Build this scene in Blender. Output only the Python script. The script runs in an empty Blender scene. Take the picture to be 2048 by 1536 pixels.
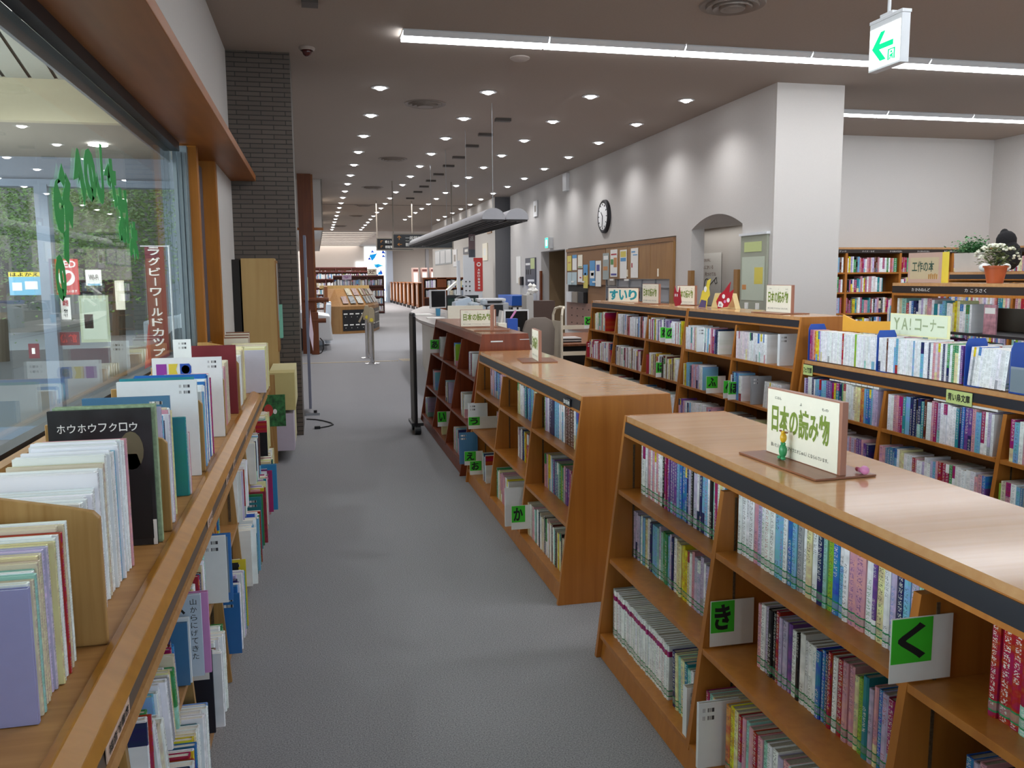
import bpy, bmesh, math, random
from mathutils import Matrix, Vector
PI = math.pi
SC = bpy.context.scene
COL = SC.collection
rnd = random.Random(7)

# ---------------------------------------------------------------- camera
cam_d = bpy.data.cameras.new('camera')
cam = bpy.data.objects.new('camera', cam_d)
COL.objects.link(cam)
F, CX, CY = 1710.0, 1024.0, 768.0
def _n(v): return Vector(v).normalized()
vy = _n((630 - CX, 558 - CY, F))
hd = Vector((1, -0.0075, 0))
vz = vy.cross(hd).normalized()
if vz.y > 0: vz = -vz
vx = vy.cross(vz).normalized()
R = Matrix((vx, vy, vz))                      # image-space directions to world
r_, u_, b_ = R @ Vector((1, 0, 0)), R @ Vector((0, -1, 0)), R @ Vector((0, 0, -1))
cam.matrix_world = Matrix(((r_.x, u_.x, b_.x, 0), (r_.y, u_.y, b_.y, 0), (r_.z, u_.z, b_.z, 1.6), (0, 0, 0, 1)))
cam_d.sensor_width = 36.0
cam_d.lens = F / 2048 * 36
cam_d.clip_start = 0.05
cam_d.clip_end = 300
SC.camera = cam

# ---------------------------------------------------------------- world, exposure
SC.view_settings.view_transform = 'Standard'
SC.view_settings.look = 'None'
SC.view_settings.exposure = 1.25
SC.view_settings.gamma = 1.0
SC.view_settings.use_curve_mapping = False
W = bpy.data.worlds.new('sky'); SC.world = W; W.use_nodes = True
wn = W.node_tree.nodes; wl = W.node_tree.links
bg = wn['Background']
bg.inputs[0].default_value = (0.72, 0.86, 1.0, 1)
bg.inputs[1].default_value = 0.75

LAMP_TUBE = 7.0      # emission of the fluorescent fittings
LAMP_DOWN = 26.0      # watts of each recessed downlight
def lamp_area(name, loc, sx, sy, watts, colr=(1, 1, 1), rot=(0, 0, 0)):
    l = bpy.data.lights.new(name, 'AREA'); l.shape = 'RECTANGLE'; l.size = sx; l.size_y = sy
    l.energy = watts; l.color = colr
    o = bpy.data.objects.new(name, l); COL.objects.link(o); o.location = loc; o.rotation_euler = rot
    return o
def lamp_spot(name, loc, watts, ang=110, blend=0.6, colr=(.98, .98, 1), rad=.04):
    l = bpy.data.lights.new(name, 'SPOT'); l.energy = watts; l.spot_size = math.radians(ang); l.spot_blend = blend
    l.color = colr; l.shadow_soft_size = rad
    o = bpy.data.objects.new(name, l); COL.objects.link(o); o.location = loc
    return o

# ---------------------------------------------------------------- materials
def srgb(c):
    if isinstance(c, str):
        c = tuple(int(c[i:i + 2], 16) / 255 for i in (0, 2, 4))
    return tuple((x / 12.92 if x <= .04045 else ((x + .055) / 1.055) ** 2.4) for x in c)
MATS = {}
def nodes(name):
    m = bpy.data.materials.new(name); m.use_nodes = True
    nt = m.node_tree
    return m, nt.nodes, nt.links, nt.nodes['Principled BSDF']
def mat(name, c, rough=.5, metal=0.0, emit=0.0, spec=.5, noise=0.0, nscale=30, bump=0.0, coat=0.0):
    if name in MATS: return MATS[name]
    m, n, l, b = nodes(name)
    col = (*srgb(c), 1)
    b.inputs['Base Color'].default_value = col
    b.inputs['Roughness'].default_value = rough
    b.inputs['Metallic'].default_value = metal
    b.inputs['Specular IOR Level'].default_value = spec
    b.inputs['Coat Weight'].default_value = coat
    b.inputs['Coat Roughness'].default_value = .1
    if emit:
        b.inputs['Emission Color'].default_value = col
        b.inputs['Emission Strength'].default_value = emit
    tc = n.new('ShaderNodeTexCoord')
    nz = n.new('ShaderNodeTexNoise'); nz.inputs['Scale'].default_value = nscale; nz.inputs['Detail'].default_value = 4
    l.new(tc.outputs['Object'], nz.inputs['Vector'])
    amt = noise if noise else 0.03
    mx = n.new('ShaderNodeMixRGB'); mx.blend_type = 'MULTIPLY'; mx.inputs[0].default_value = 1
    mx.inputs[1].default_value = col
    rp = n.new('ShaderNodeValToRGB')
    rp.color_ramp.elements[0].position = .3; rp.color_ramp.elements[1].position = .7
    rp.color_ramp.elements[0].color = (1 - amt,) * 3 + (1,); rp.color_ramp.elements[1].color = (1, 1, 1, 1)
    l.new(nz.outputs['Fac'], rp.inputs[0]); l.new(rp.outputs[0], mx.inputs[2])
    l.new(mx.outputs[0], b.inputs['Base Color'])
    if bump:
        bp = n.new('ShaderNodeBump'); bp.inputs['Strength'].default_value = bump; bp.inputs['Distance'].default_value = .01
        l.new(nz.outputs['Fac'], bp.inputs['Height']); l.new(bp.outputs[0], b.inputs['Normal'])
    MATS[name] = m
    return m
def wood(name, c1, c2, rough=.35, axis=1, scale=9, spec=.4, bump=.03, pores=.12):
    """grain runs along axis (0 x, 1 y, 2 z) in object space"""
    m, n, l, b = nodes(name)
    tc = n.new('ShaderNodeTexCoord'); mp = n.new('ShaderNodeMapping')
    s = [scale * 3] * 3; s[axis] = scale * .18
    mp.inputs['Scale'].default_value = s
    l.new(tc.outputs['Object'], mp.inputs[0])
    nz = n.new('ShaderNodeTexNoise'); nz.inputs['Scale'].default_value = 1.0; nz.inputs['Detail'].default_value = 6
    nz.inputs['Distortion'].default_value = .6
    l.new(mp.outputs[0], nz.inputs['Vector'])
    rp = n.new('ShaderNodeValToRGB')
    rp.color_ramp.elements[0].position = .3; rp.color_ramp.elements[1].position = .72
    rp.color_ramp.elements[0].color = (*srgb(c2), 1); rp.color_ramp.elements[1].color = (*srgb(c1), 1)
    l.new(nz.outputs['Fac'], rp.inputs[0])
    n2 = n.new('ShaderNodeTexNoise'); n2.inputs['Scale'].default_value = 2.2; n2.inputs['Detail'].default_value = 3
    l.new(tc.outputs['Object'], n2.inputs['Vector'])
    r2 = n.new('ShaderNodeValToRGB')
    r2.color_ramp.elements[0].color = (1 - pores,) * 3 + (1,); r2.color_ramp.elements[1].color = (1, 1, 1, 1)
    r2.color_ramp.elements[0].position = .35; r2.color_ramp.elements[1].position = .65
    l.new(n2.outputs['Fac'], r2.inputs[0])
    mx = n.new('ShaderNodeMixRGB'); mx.blend_type = 'MULTIPLY'; mx.inputs[0].default_value = 1
    l.new(rp.outputs[0], mx.inputs[1]); l.new(r2.outputs[0], mx.inputs[2])
    l.new(mx.outputs[0], b.inputs['Base Color'])
    b.inputs['Roughness'].default_value = rough
    b.inputs['Specular IOR Level'].default_value = spec
    bp = n.new('ShaderNodeBump'); bp.inputs['Strength'].default_value = bump; bp.inputs['Distance'].default_value = .01
    l.new(n2.outputs['Fac'], bp.inputs['Height']); l.new(bp.outputs[0], b.inputs['Normal'])
    MATS[name] = m
    return m

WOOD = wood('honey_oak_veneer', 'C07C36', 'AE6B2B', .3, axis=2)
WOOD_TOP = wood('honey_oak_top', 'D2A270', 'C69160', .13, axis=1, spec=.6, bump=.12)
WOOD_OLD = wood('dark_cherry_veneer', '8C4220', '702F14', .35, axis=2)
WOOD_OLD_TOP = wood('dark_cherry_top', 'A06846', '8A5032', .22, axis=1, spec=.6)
WOOD_PINE = wood('pale_elm_veneer', 'BE8E56', 'A87843', .45, axis=1)
WOOD_PINE_V = wood('pale_elm_upright', 'C39A5F', 'AB7F45', .45, axis=2, scale=12)
WOOD_LIP = wood('amber_pine_lip', 'BE8434', 'A9742A', .28, axis=1, scale=5)
WOOD_SOFFIT = wood('orange_brown_plywood', 'A2622C', '905424', .4, axis=1, scale=4)
WOOD_ORANGE = wood('amber_window_post', 'BD7722', 'A9681A', .4, axis=2)
WOOD_RED = wood('red_brown_post', '7E431F', '6B3517', .35, axis=2)
WOOD_CAB = wood('tan_cabinet_veneer', 'A27A49', '94693C', .45, axis=2)
WOOD_BIRCH = wood('birch_cabinet_side', 'C0A068', 'B5935B', .5, axis=2, scale=5, pores=.06)
BLACK = mat('black_header_strip', '25272E', .35)
BLACKP = mat('black_plastic', '1A1A1D', .4)
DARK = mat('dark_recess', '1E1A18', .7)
WHITE = mat('white_paint', 'E8E6E2', .5)
PAPER = mat('white_paper', 'F0EFEA', .6)
CREAM = mat('cream_paper', 'F5EEDA', .5)
PAGES = mat('aged_shaded_pages', '9E968A', .85, noise=.3, nscale=300)  # aged tan, darkened further with the shade under the shelf boards
PAGESW = mat('white_book_pages', 'E3DFD3', .8, noise=.12, nscale=300)
PLASTIC_W = mat('white_plastic', 'DEE0E2', .3)
CHROME = mat('chrome', 'D5D5D8', .12, metal=1)
STEEL = mat('brushed_steel', 'A9ABAE', .35, metal=1)
ALU = mat('grey_blue_aluminium', '8E9AA0', .35, metal=.6)
ALU_D = mat('dark_bronze_aluminium', '2E2E33', .4, metal=.5)
GREEN = mat('fluorescent_green_paper', '3FC52B', .5)
INK = mat('black_ink', '141414', .6)
OLIVE = mat('olive_green_letters', '7A8F2E', .6)
GREY_M = mat('grey_beige_metal', '8C8378', .45)
CREAM_M = mat('cream_enamel', 'D8CDB8', .35)
BLUE_P = mat('blue_plastic', '1F62C4', .3)
BLUE_E = mat('cobalt_enamel', '2A56B5', .35)
PINK = mat('pink_plastic', 'E08FC0', .4)
RED = mat('red_card', 'B3202F', .5)
YELLOW = mat('yellow_card', 'E8D24A', .5)

def emis(name, c, s):
    m = bpy.data.materials.new(name); m.use_nodes = True
    n, l = m.node_tree.nodes, m.node_tree.links
    n.clear(); o = n.new('ShaderNodeOutputMaterial'); e = n.new('ShaderNodeEmission')
    e.inputs[0].default_value = (*srgb(c), 1); e.inputs[1].default_value = s
    l.new(e.outputs[0], o.inputs[0]); MATS[name] = m
    return m
TUBE = emis('fluorescent_glow', 'F6FAFF', LAMP_TUBE)
DOWN = emis('downlight_glow', 'FBFCFF', 14.0)
SIGNLIT = emis('backlit_white', 'F6FFFA', 1.6)
SIGNGRN = emis('backlit_green', '12C878', .9)

def glass_mat(name, tint=(.97, .99, .985), dirt=0.0):
    m = bpy.data.materials.new(name); m.use_nodes = True
    n, l = m.node_tree.nodes, m.node_tree.links
    n.clear(); o = n.new('ShaderNodeOutputMaterial')
    t = n.new('ShaderNodeBsdfTransparent'); t.inputs[0].default_value = (*tint, 1)
    g = n.new('ShaderNodeBsdfGlossy'); g.inputs['Roughness'].default_value = .01
    fr = n.new('ShaderNodeFresnel'); ge = n.new('ShaderNodeNewGeometry')
    io = n.new('ShaderNodeMapRange'); io.inputs['To Min'].default_value = 1.36; io.inputs['To Max'].default_value = 1 / 1.36
    l.new(ge.outputs['Backfacing'], io.inputs['Value']); l.new(io.outputs[0], fr.inputs['IOR'])
    mx = n.new('ShaderNodeMixShader')
    l.new(fr.outputs[0], mx.inputs[0]); l.new(t.outputs[0], mx.inputs[1]); l.new(g.outputs[0], mx.inputs[2])
    l.new(mx.outputs[0], o.inputs[0]); MATS[name] = m
    return m
GLASS = glass_mat('window_glass')

def book_mat(name, glyph=True, art=.2, gloss=.25):
    m, n, l, b = nodes(name)
    a1 = n.new('ShaderNodeAttribute'); a1.attribute_name = 'bcol'
    a2 = n.new('ShaderNodeAttribute'); a2.attribute_name = 'bink'
    uv = n.new('ShaderNodeUVMap'); uv.uv_map = 'UVMap'
    sp = n.new('ShaderNodeSeparateXYZ'); l.new(uv.outputs[0], sp.inputs[0])
    def M(op, a, bb=None):
        q = n.new('ShaderNodeMath'); q.operation = op
        for i, x in enumerate((a, bb)):
            if x is None: continue
            if isinstance(x, (int, float)): q.inputs[i].default_value = x
            else: l.new(x, q.inputs[i])
        return q.outputs[0]
    fu = M('FRACT', sp.outputs[0]); fv = M('FRACT', sp.outputs[1])
    win = M('MULTIPLY', M('GREATER_THAN', fu, .22), M('LESS_THAN', fu, .78))
    gap = M('MULTIPLY', M('GREATER_THAN', fv, .12), M('LESS_THAN', fv, .9))
    # glyph-like ink
    nz = n.new('ShaderNodeTexNoise'); nz.inputs['Scale'].default_value = 5.2; nz.inputs['Detail'].default_value = 1.5
    l.new(uv.outputs[0], nz.inputs['Vector'])
    ink = M('GREATER_THAN', nz.outputs['Fac'], .525)
    # title extent
    cmb = n.new('ShaderNodeCombineXYZ')
    l.new(M('FLOOR', sp.outputs[0]), cmb.inputs[0]); l.new(M('FLOOR', M('DIVIDE', sp.outputs[1], 5.0)), cmb.inputs[1])
    wnz = n.new('ShaderNodeTexWhiteNoise'); wnz.noise_dimensions = '2D'; l.new(cmb.outputs[0], wnz.inputs['Vector'])
    ext = M('GREATER_THAN', wnz.outputs['Value'], .25)
    mask = M('MULTIPLY', M('MULTIPLY', win, gap), M('MULTIPLY', ink, ext))
    # artwork blotches
    n2 = n.new('ShaderNodeTexNoise'); n2.inputs['Scale'].default_value = .55; n2.inputs['Detail'].default_value = 3
    l.new(uv.outputs[0], n2.inputs['Vector'])
    hs = n.new('ShaderNodeHueSaturation'); l.new(a1.outputs['Color'], hs.inputs['Color'])
    l.new(M('ADD', M('MULTIPLY', n2.outputs['Fac'], art * 1.2), .5 - art * .6), hs.inputs['Hue'])
    l.new(M('ADD', M('MULTIPLY', n2.outputs['Fac'], art * 4), 1 - art * 2), hs.inputs['Value'])
    mx = n.new('ShaderNodeMixRGB'); l.new(hs.outputs[0], mx.inputs[1]); l.new(a2.outputs['Color'], mx.inputs[2])
    l.new(M('MULTIPLY', mask, .68), mx.inputs[0])
    l.new(mx.outputs[0], b.inputs['Base Color'])
    b.inputs['Roughness'].default_value = gloss
    b.inputs['Specular IOR Level'].default_value = .4
    MATS[name] = m
    return m
BOOKM = book_mat('printed_book_cover')

def barcode_mat():
    m, n, l, b = nodes('barcode_print')
    tc = n.new('ShaderNodeUVMap'); tc.uv_map = 'UVMap'
    sp = n.new('ShaderNodeSeparateXYZ'); l.new(tc.outputs[0], sp.inputs[0])
    wv = n.new('ShaderNodeTexWhiteNoise'); wv.noise_dimensions = '1D'
    ml = n.new('ShaderNodeMath'); ml.operation = 'MULTIPLY'; ml.inputs[1].default_value = 26; l.new(sp.outputs[0], ml.inputs[0])
    fl = n.new('ShaderNodeMath'); fl.operation = 'FLOOR'; l.new(ml.outputs[0], fl.inputs[0]); l.new(fl.outputs[0], wv.inputs['W'])
    g = n.new('ShaderNodeMath'); g.operation = 'GREATER_THAN'; g.inputs[1].default_value = .48; l.new(wv.outputs['Value'], g.inputs[0])
    mx = n.new('ShaderNodeMixRGB'); mx.inputs[1].default_value = (.04, .04, .05, 1); mx.inputs[2].default_value = (.85, .86, .86, 1)
    l.new(g.outputs[0], mx.inputs[0]); l.new(mx.outputs[0], b.inputs['Base Color']); b.inputs['Roughness'].default_value = .5
    return m
BARCODE = barcode_mat()

def label_mat():
    m, n, l, b = nodes('green_ruled_spine_label')
    tc = n.new('ShaderNodeUVMap'); tc.uv_map = 'UVMap'
    sp = n.new('ShaderNodeSeparateXYZ'); l.new(tc.outputs[0], sp.inputs[0])
    w = n.new('ShaderNodeMath'); w.operation = 'PINGPONG'; w.inputs[1].default_value = .5; l.new(sp.outputs[1], w.inputs[0])
    g = n.new('ShaderNodeMath'); g.operation = 'LESS_THAN'; g.inputs[1].default_value = .16; l.new(w.outputs[0], g.inputs[0])
    nz = n.new('ShaderNodeTexNoise'); nz.inputs['Scale'].default_value = 9; l.new(tc.outputs[0], nz.inputs['Vector'])
    mx = n.new('ShaderNodeMixRGB'); mx.inputs[1].default_value = (*srgb('C2CFC8'), 1); mx.inputs[2].default_value = (*srgb('2F9A62'), 1)
    al = n.new('ShaderNodeMath'); al.operation = 'MULTIPLY_ADD'; al.inputs[1].default_value = .5; al.inputs[2].default_value = .3; l.new(g.outputs[0], al.inputs[0]); l.new(al.outputs[0], b.inputs['Alpha'])
    l.new(g.outputs[0], mx.inputs[0])
    l.new(mx.outputs[0], b.inputs['Base Color']); b.inputs['Roughness'].default_value = .2
    return m
LABELM = label_mat()

# ---------------------------------------------------------------- mesh builder
class MB:
    def __init__(s): s.v = []; s.f = []; s.c = []; s.k = []; s.m = []; s.uv = []; s.M = None
    def face(s, pts, mi=0, uv=None, c=None, k=None):
        i = len(s.v)
        if s.M is not None: pts = [s.M @ Vector(p) for p in pts]
        s.v += [tuple(p) for p in pts]; s.f.append(tuple(range(i, i + len(pts)))); s.m.append(mi)
        s.uv.append(uv or [(0, 0)] * len(pts)); s.c.append(c or (1, 1, 1)); s.k.append(k or (0, 0, 0))
        return s
    def box(s, x0, x1, y0, y1, z0, z1, mi=0, c=None):
        if x0 > x1: x0, x1 = x1, x0
        if y0 > y1: y0, y1 = y1, y0
        if z0 > z1: z0, z1 = z1, z0
        P = [(x0, y0, z0), (x1, y0, z0), (x1, y1, z0), (x0, y1, z0), (x0, y0, z1), (x1, y0, z1), (x1, y1, z1), (x0, y1, z1)]
        for q in ((0, 1, 5, 4), (1, 2, 6, 5), (2, 3, 7, 6), (3, 0, 4, 7), (4, 5, 6, 7), (3, 2, 1, 0)):
            s.face([P[i] for i in q], mi, [(0, 0), (1, 0), (1, 1), (0, 1)], c)
        return s
    def prism(s, prof, a, b, ax=0, mi=0, c=None):
        """prof: list of 2D points in the other two axes; extruded from a to b along ax"""
        def P(q, t):
            if ax == 0: return (t, q[0], q[1])
            if ax == 1: return (q[0], t, q[1])
            return (q[0], q[1], t)
        area = sum(prof[i][0] * prof[(i + 1) % len(prof)][1] - prof[(i + 1) % len(prof)][0] * prof[i][1] for i in range(len(prof)))
        if (area < 0) != (ax == 1): prof = prof[::-1]
        if a > b: a, b = b, a
        s.face([P(q, b) for q in prof], mi, None, c)
        s.face([P(q, a) for q in prof[::-1]], mi, None, c)
        N = len(prof)
        for i in range(N):
            p, q = prof[i], prof[(i + 1) % N]
            s.face([P(p, a), P(q, a), P(q, b), P(p, b)], mi, [(0, 0), (1, 0), (1, 1), (0, 1)], c)
        return s
    def cyl(s, p0, p1, r0, r1=None, n=12, mi=0, c=None, cap=True):
        r1 = r0 if r1 is None else r1
        p0, p1 = Vector(p0), Vector(p1); d = (p1 - p0).normalized()
        a = d.orthogonal().normalized(); bb = d.cross(a)
        A = [p0 + (a * math.cos(2 * PI * i / n) + bb * math.sin(2 * PI * i / n)) * r0 for i in range(n)]
        B = [p1 + (a * math.cos(2 * PI * i / n) + bb * math.sin(2 * PI * i / n)) * r1 for i in range(n)]
        for i in range(n):
            j = (i + 1) % n
            s.face([A[i], A[j], B[j], B[i]], mi, None, c)
        if cap: s.face(A[::-1], mi, None, c); s.face(B, mi, None, c)
        return s
    def tube(s, pts, r, n=8, mi=0, c=None):
        for i in range(len(pts) - 1): s.cyl(pts[i], pts[i + 1], r, n=n, mi=mi, c=c)
        return s
    def lathe(s, prof, cen=(0, 0, 0), n=24, mi=0, c=None, ax=2, sc=(1, 1)):
        """prof list of (radius, height)"""
        def P(r, h, t):
            x, y = r * math.cos(t) * sc[0], r * math.sin(t) * sc[1]
            q = (x, y, h) if ax == 2 else ((h, x, y) if ax == 0 else (y, h, x))
            return (q[0] + cen[0], q[1] + cen[1], q[2] + cen[2])
        for a, b in zip(prof[:-1], prof[1:]):
            for i in range(n):
                t0, t1 = 2 * PI * i / n, 2 * PI * (i + 1) / n
                pts = [P(a[0], a[1], t0), P(a[0], a[1], t1), P(b[0], b[1], t1), P(b[0], b[1], t0)]
                if a[0] < 1e-6: pts = [pts[0], pts[2], pts[3]]
                elif b[0] < 1e-6: pts = pts[:3]
                s.face(pts, mi, None, c)
        return s
    def ball(s, cen, r, n=14, mi=0, c=None):
        rx, ry, rz = (r, r, r) if isinstance(r, (int, float)) else r
        m = n // 2
        def P(i, j):
            th = PI * i / m; ph = 2 * PI * j / n
            return (cen[0] + rx * math.sin(th) * math.cos(ph), cen[1] + ry * math.sin(th) * math.sin(ph), cen[2] + rz * math.cos(th))
        for i in range(m):
            for j in range(n):
                if i == 0: s.face([P(0, 0), P(1, j), P(1, j + 1)], mi, None, c)
                elif i == m - 1: s.face([P(i, j), P(m, 0), P(i, j + 1)], mi, None, c)
                else: s.face([P(i, j), P(i + 1, j), P(i + 1, j + 1), P(i, j + 1)], mi, None, c)
        return s
    def build(s, name, mats, parent=None, M=None, bevel=0, smooth=False, loc=None):
        me = bpy.data.meshes.new(name)
        me.from_pydata(s.v, [], s.f)
        if not isinstance(mats, (list, tuple)): mats = [mats]
        for m in mats: me.materials.append(m)
        me.polygons.foreach_set('material_index', s.m)
        ul = me.uv_layers.new(name='UVMap')
        ul.data.foreach_set('uv', [x for f in s.uv for p in f for x in p])
        ca = me.color_attributes.new('bcol', 'FLOAT_COLOR', 'CORNER'); cb = me.color_attributes.new('bink', 'FLOAT_COLOR', 'CORNER')
        la, lb = [], []
        for f, c, k in zip(s.f, s.c, s.k):
            la += list((*c, 1)) * len(f); lb += list((*k, 1)) * len(f)
        ca.data.foreach_set('color', la); cb.data.foreach_set('color', lb)
        if bevel or smooth:
            bm = bmesh.new(); bm.from_mesh(me)
            bmesh.ops.remove_doubles(bm, verts=bm.verts, dist=1e-5)
            if bevel:
                bmesh.ops.bevel(bm, geom=[e for e in bm.edges if len(e.link_faces) == 2 and e.calc_face_angle(0) > .5], offset=bevel, segments=2, affect='EDGES', profile=.6)
            bm.to_mesh(me); bm.free()
        if smooth:
            me.polygons.foreach_set('use_smooth', [True] * len(me.polygons))
            try: me.set_sharp_from_angle(angle=math.radians(40))
            except Exception: pass
        me.update()
        o = bpy.data.objects.new(name, me); COL.objects.link(o)
        if parent is not None: o.parent = parent
        if M is not None: o.matrix_local = M
        if loc is not None: o.location = loc
        return o

def tag(o, label, cat, group=None, kind=None):
    if label: o['label'] = label
    if cat: o['category'] = cat
    if group: o['group'] = group
    if kind: o['kind'] = kind
    return o
def empty(name, M=None, loc=None, rz=0):
    o = bpy.data.objects.new(name, None); COL.objects.link(o); o.empty_display_size = .05
    if M is not None: o.matrix_world = M
    if loc is not None: o.location = loc; o.rotation_euler = (0, 0, rz)
    return o
def struct(o, label=None):
    o['kind'] = 'structure'
    if label: o['label'] = label
    return o
def frame(x, y, z=0, rz=0): return Matrix.Translation((x, y, z)) @ Matrix.Rotation(rz, 4, 'Z')

_txt = {}
def text_mesh(s, off=0.0):
    if (s, off) in _txt: return _txt[(s, off)]
    c = bpy.data.curves.new('t', 'FONT'); c.body = s; c.size = 1; c.resolution_u = 3; c.offset = off
    o = bpy.data.objects.new('t', c); COL.objects.link(o)
    dg = bpy.context.evaluated_depsgraph_get(); dg.update()
    me = bpy.data.meshes.new_from_object(o.evaluated_get(dg))
    V = [tuple(v.co) for v in me.vertices]; Fs = [tuple(p.vertices) for p in me.polygons]
    bpy.data.objects.remove(o); bpy.data.meshes.remove(me); bpy.data.curves.remove(c)
    _txt[(s, off)] = (V, Fs); return V, Fs
def text(name, s, m, parent, x0, x1, z0, z1, y=0.0, off=0.0, face='-y', thick=.0008):
    """flat lettering filling the rectangle, standing in the local x-z plane and facing -y (or lying, or facing -x)"""
    V, Fs = text_mesh(s, off)
    if not V: return None
    ax, bx = min(v[0] for v in V), max(v[0] for v in V); ay, by = min(v[1] for v in V), max(v[1] for v in V)
    def T(v):
        px = x0 + (v[0] - ax) / max(1e-6, bx - ax) * (x1 - x0); pz = z0 + (v[1] - ay) / max(1e-6, by - ay) * (z1 - z0)
        if face == '-y': return (px, y, pz)
        if face == '-x': return (y, -px, pz)
        if face == '+x': return (y, px, pz)
        return (px, pz, y)
    me = bpy.data.meshes.new(name); me.from_pydata([T(v) for v in V], [], Fs); me.materials.append(m); me.update()
    o = bpy.data.objects.new(name, me); COL.objects.link(o); o.parent = parent
    return o

# ---------------------------------------------------------------- books
PAL = {'W': 'F1F4F6', 'G': 'A5A9AD', 'B': '3276BE', 'b': '7FB9DC', 'N': '26305F', 'K': '1E1D22', 'R': 'A82433', 'P': 'D9A0AC',
       'p': 'C3B8D8', 'V': '6F4A94', 'M': 'A32A6B', 'g': '3C8F55', 'l': '93C13B', 'Y': 'E0CB2E', 'y': 'E5DDA9', 'O': 'DB8A4C',
       'T': '2C8B96', 't': '9CD0C4', 'D': '5E2F25', 'c': 'D9CDB4', 'S': '4F7FA6', 'q': 'E9DDE2'}
CN = {'W': 'white', 'G': 'grey', 'B': 'blue', 'b': 'light blue', 'N': 'navy', 'K': 'black', 'R': 'red', 'P': 'pink', 'p': 'lavender',
      'V': 'violet', 'M': 'magenta', 'g': 'green', 'l': 'lime green', 'Y': 'yellow', 'y': 'cream', 'O': 'orange', 'T': 'teal',
      't': 'mint green', 'D': 'dark brown', 'c': 'beige', 'S': 'steel blue', 'q': 'pale pink'}
ORD = 'first second third fourth fifth sixth seventh eighth ninth tenth eleventh twelfth thirteenth fourteenth fifteenth sixteenth seventeenth eighteenth nineteenth twentieth'.split()
TENS = {2: 'twenty', 3: 'thirty', 4: 'forty', 5: 'fifty', 6: 'sixty', 7: 'seventy'}
def ordinal(n):
    if n <= 20: return ORD[n - 1]
    t, u = divmod(n, 10)
    return (TENS[t][:-1] + 'ieth') if u == 0 else TENS[t] + '-' + ORD[u - 1]
POOL = 'WWWWWWWWWWWppppbbbbbyyyyPPPttBBRNKMgYlODVTScqqG'
def jit(c, a=.04):
    r, g, b = srgb(PAL[c]); k = 1 + rnd.uniform(-a, a) * 2
    return (min(1, max(.004, r * k)), min(1, max(.004, g * k * (1 + rnd.uniform(-a, a)))), min(1, max(.004, b * k * (1 + rnd.uniform(-a, a)))))
def dark_ink(c): return c in 'WGbPpYyOtclq'
def book_faces(mb, w, h, d, code, band=None, soft=False, mi=0):
    base = jit(code); ink = (.03, .03, .05) if dark_ink(code) else (.85, .85, .8)
    if dark_ink(code) and rnd.random() < .35: ink = jit(rnd.choice('RBNVgT'))
    if soft and code in 'Wqy': ink = (.42, .46, .5)
    t = .0012 if soft else .002; U0 = rnd.randint(1, 400); V0 = rnd.randint(0, 300)
    cell = max(.006, w * .62)
    r = .0004 if soft else min(.004, w * .2)
    prof = [(-w / 2, d), (-w / 2, r), (-w / 4, r * .25), (w / 4, r * .25), (w / 2, r), (w / 2, d)]
    segs = [(0, h, base)]
    if band:
        z0, z1, cc = band; bc = jit(cc)
        segs = [x for x in ((0, z0, base), (z0, z1, bc), (z1, h, base)) if x[1] - x[0] > 1e-4]
    for i in range(5):
        a, b = prof[i], prof[i + 1]
        for z0, z1, cc in segs:
            if i in (1, 2, 3):
                uv = [(U0 + a[0] / w + .5, V0 + z0 / cell), (U0 + b[0] / w + .5, V0 + z0 / cell), (U0 + b[0] / w + .5, V0 + z1 / cell), (U0 + a[0] / w + .5, V0 + z1 / cell)]
            else:
                uv = [(U0 + .02, V0), (U0 + .05, V0), (U0 + .05, V0 + 3), (U0 + .02, V0 + 3)]
            mb.face([(a[0], a[1], z0), (b[0], b[1], z0), (b[0], b[1], z1), (a[0], a[1], z1)], mi, uv, cc, ink)
    q = [(-w / 2 + t, d), (-w / 2 + t, r + t), (w / 2 - t, r + t), (w / 2 - t, d)]
    du = [(U0 + .03, V0)] * 4
    for i in range(3):
        a, b = q[i], q[i + 1]
        mb.face([(b[0], b[1], 0), (a[0], a[1], 0), (a[0], a[1], h), (b[0], b[1], h)], mi, du, base)
    for z, fl in ((0, 1), (h, 0)):
        top = [[prof[0], prof[1], q[1], q[0]], [prof[1], prof[2], prof[3], prof[4], q[2], q[1]], [prof[4], prof[5], q[3], q[2]]]
        for pol in top:
            pts = [(x, y, z) for x, y in pol]
            mb.face(pts if fl else pts[::-1], mi, [(U0 + .03, V0)] * len(pts), base)
    for s in (-1, 1):
        x0, x1 = s * w / 2, s * (w / 2 - t)
        pts = [(x0, d, 0), (x1, d, 0), (x1, d, h), (x0, d, h)]
        mb.face(pts if s > 0 else pts[::-1], mi, du, base)
def page_faces(mb, w, h, d, soft=False, mi=0):
    t = .0012 if soft else .002; r = .0004 if soft else min(.004, w * .2); e = .0005 if soft else .003
    mb.box(-w / 2 + t, w / 2 - t, r + t, d - (.0005 if soft else .004), e, h - e, mi)
def label_faces(mb, w, mi=0, z0=.012, z1=.036, e=.0004):
    r = min(.004, w * .2)
    P = [(-w / 2 - e, .022), (-w / 2 - e, r), (-w / 4, r * .25 - e), (w / 4, r * .25 - e), (w / 2 + e, r), (w / 2 + e, .022)]
    for a, b in zip(P[:-1], P[1:]):
        mb.face([(a[0], a[1], z0), (b[0], b[1], z0), (b[0], b[1], z1), (a[0], a[1], z1)], mi, [(0, 0), (1, 0), (1, 1), (0, 1)])
STUFF = MB(); STUFFP = MB()
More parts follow.
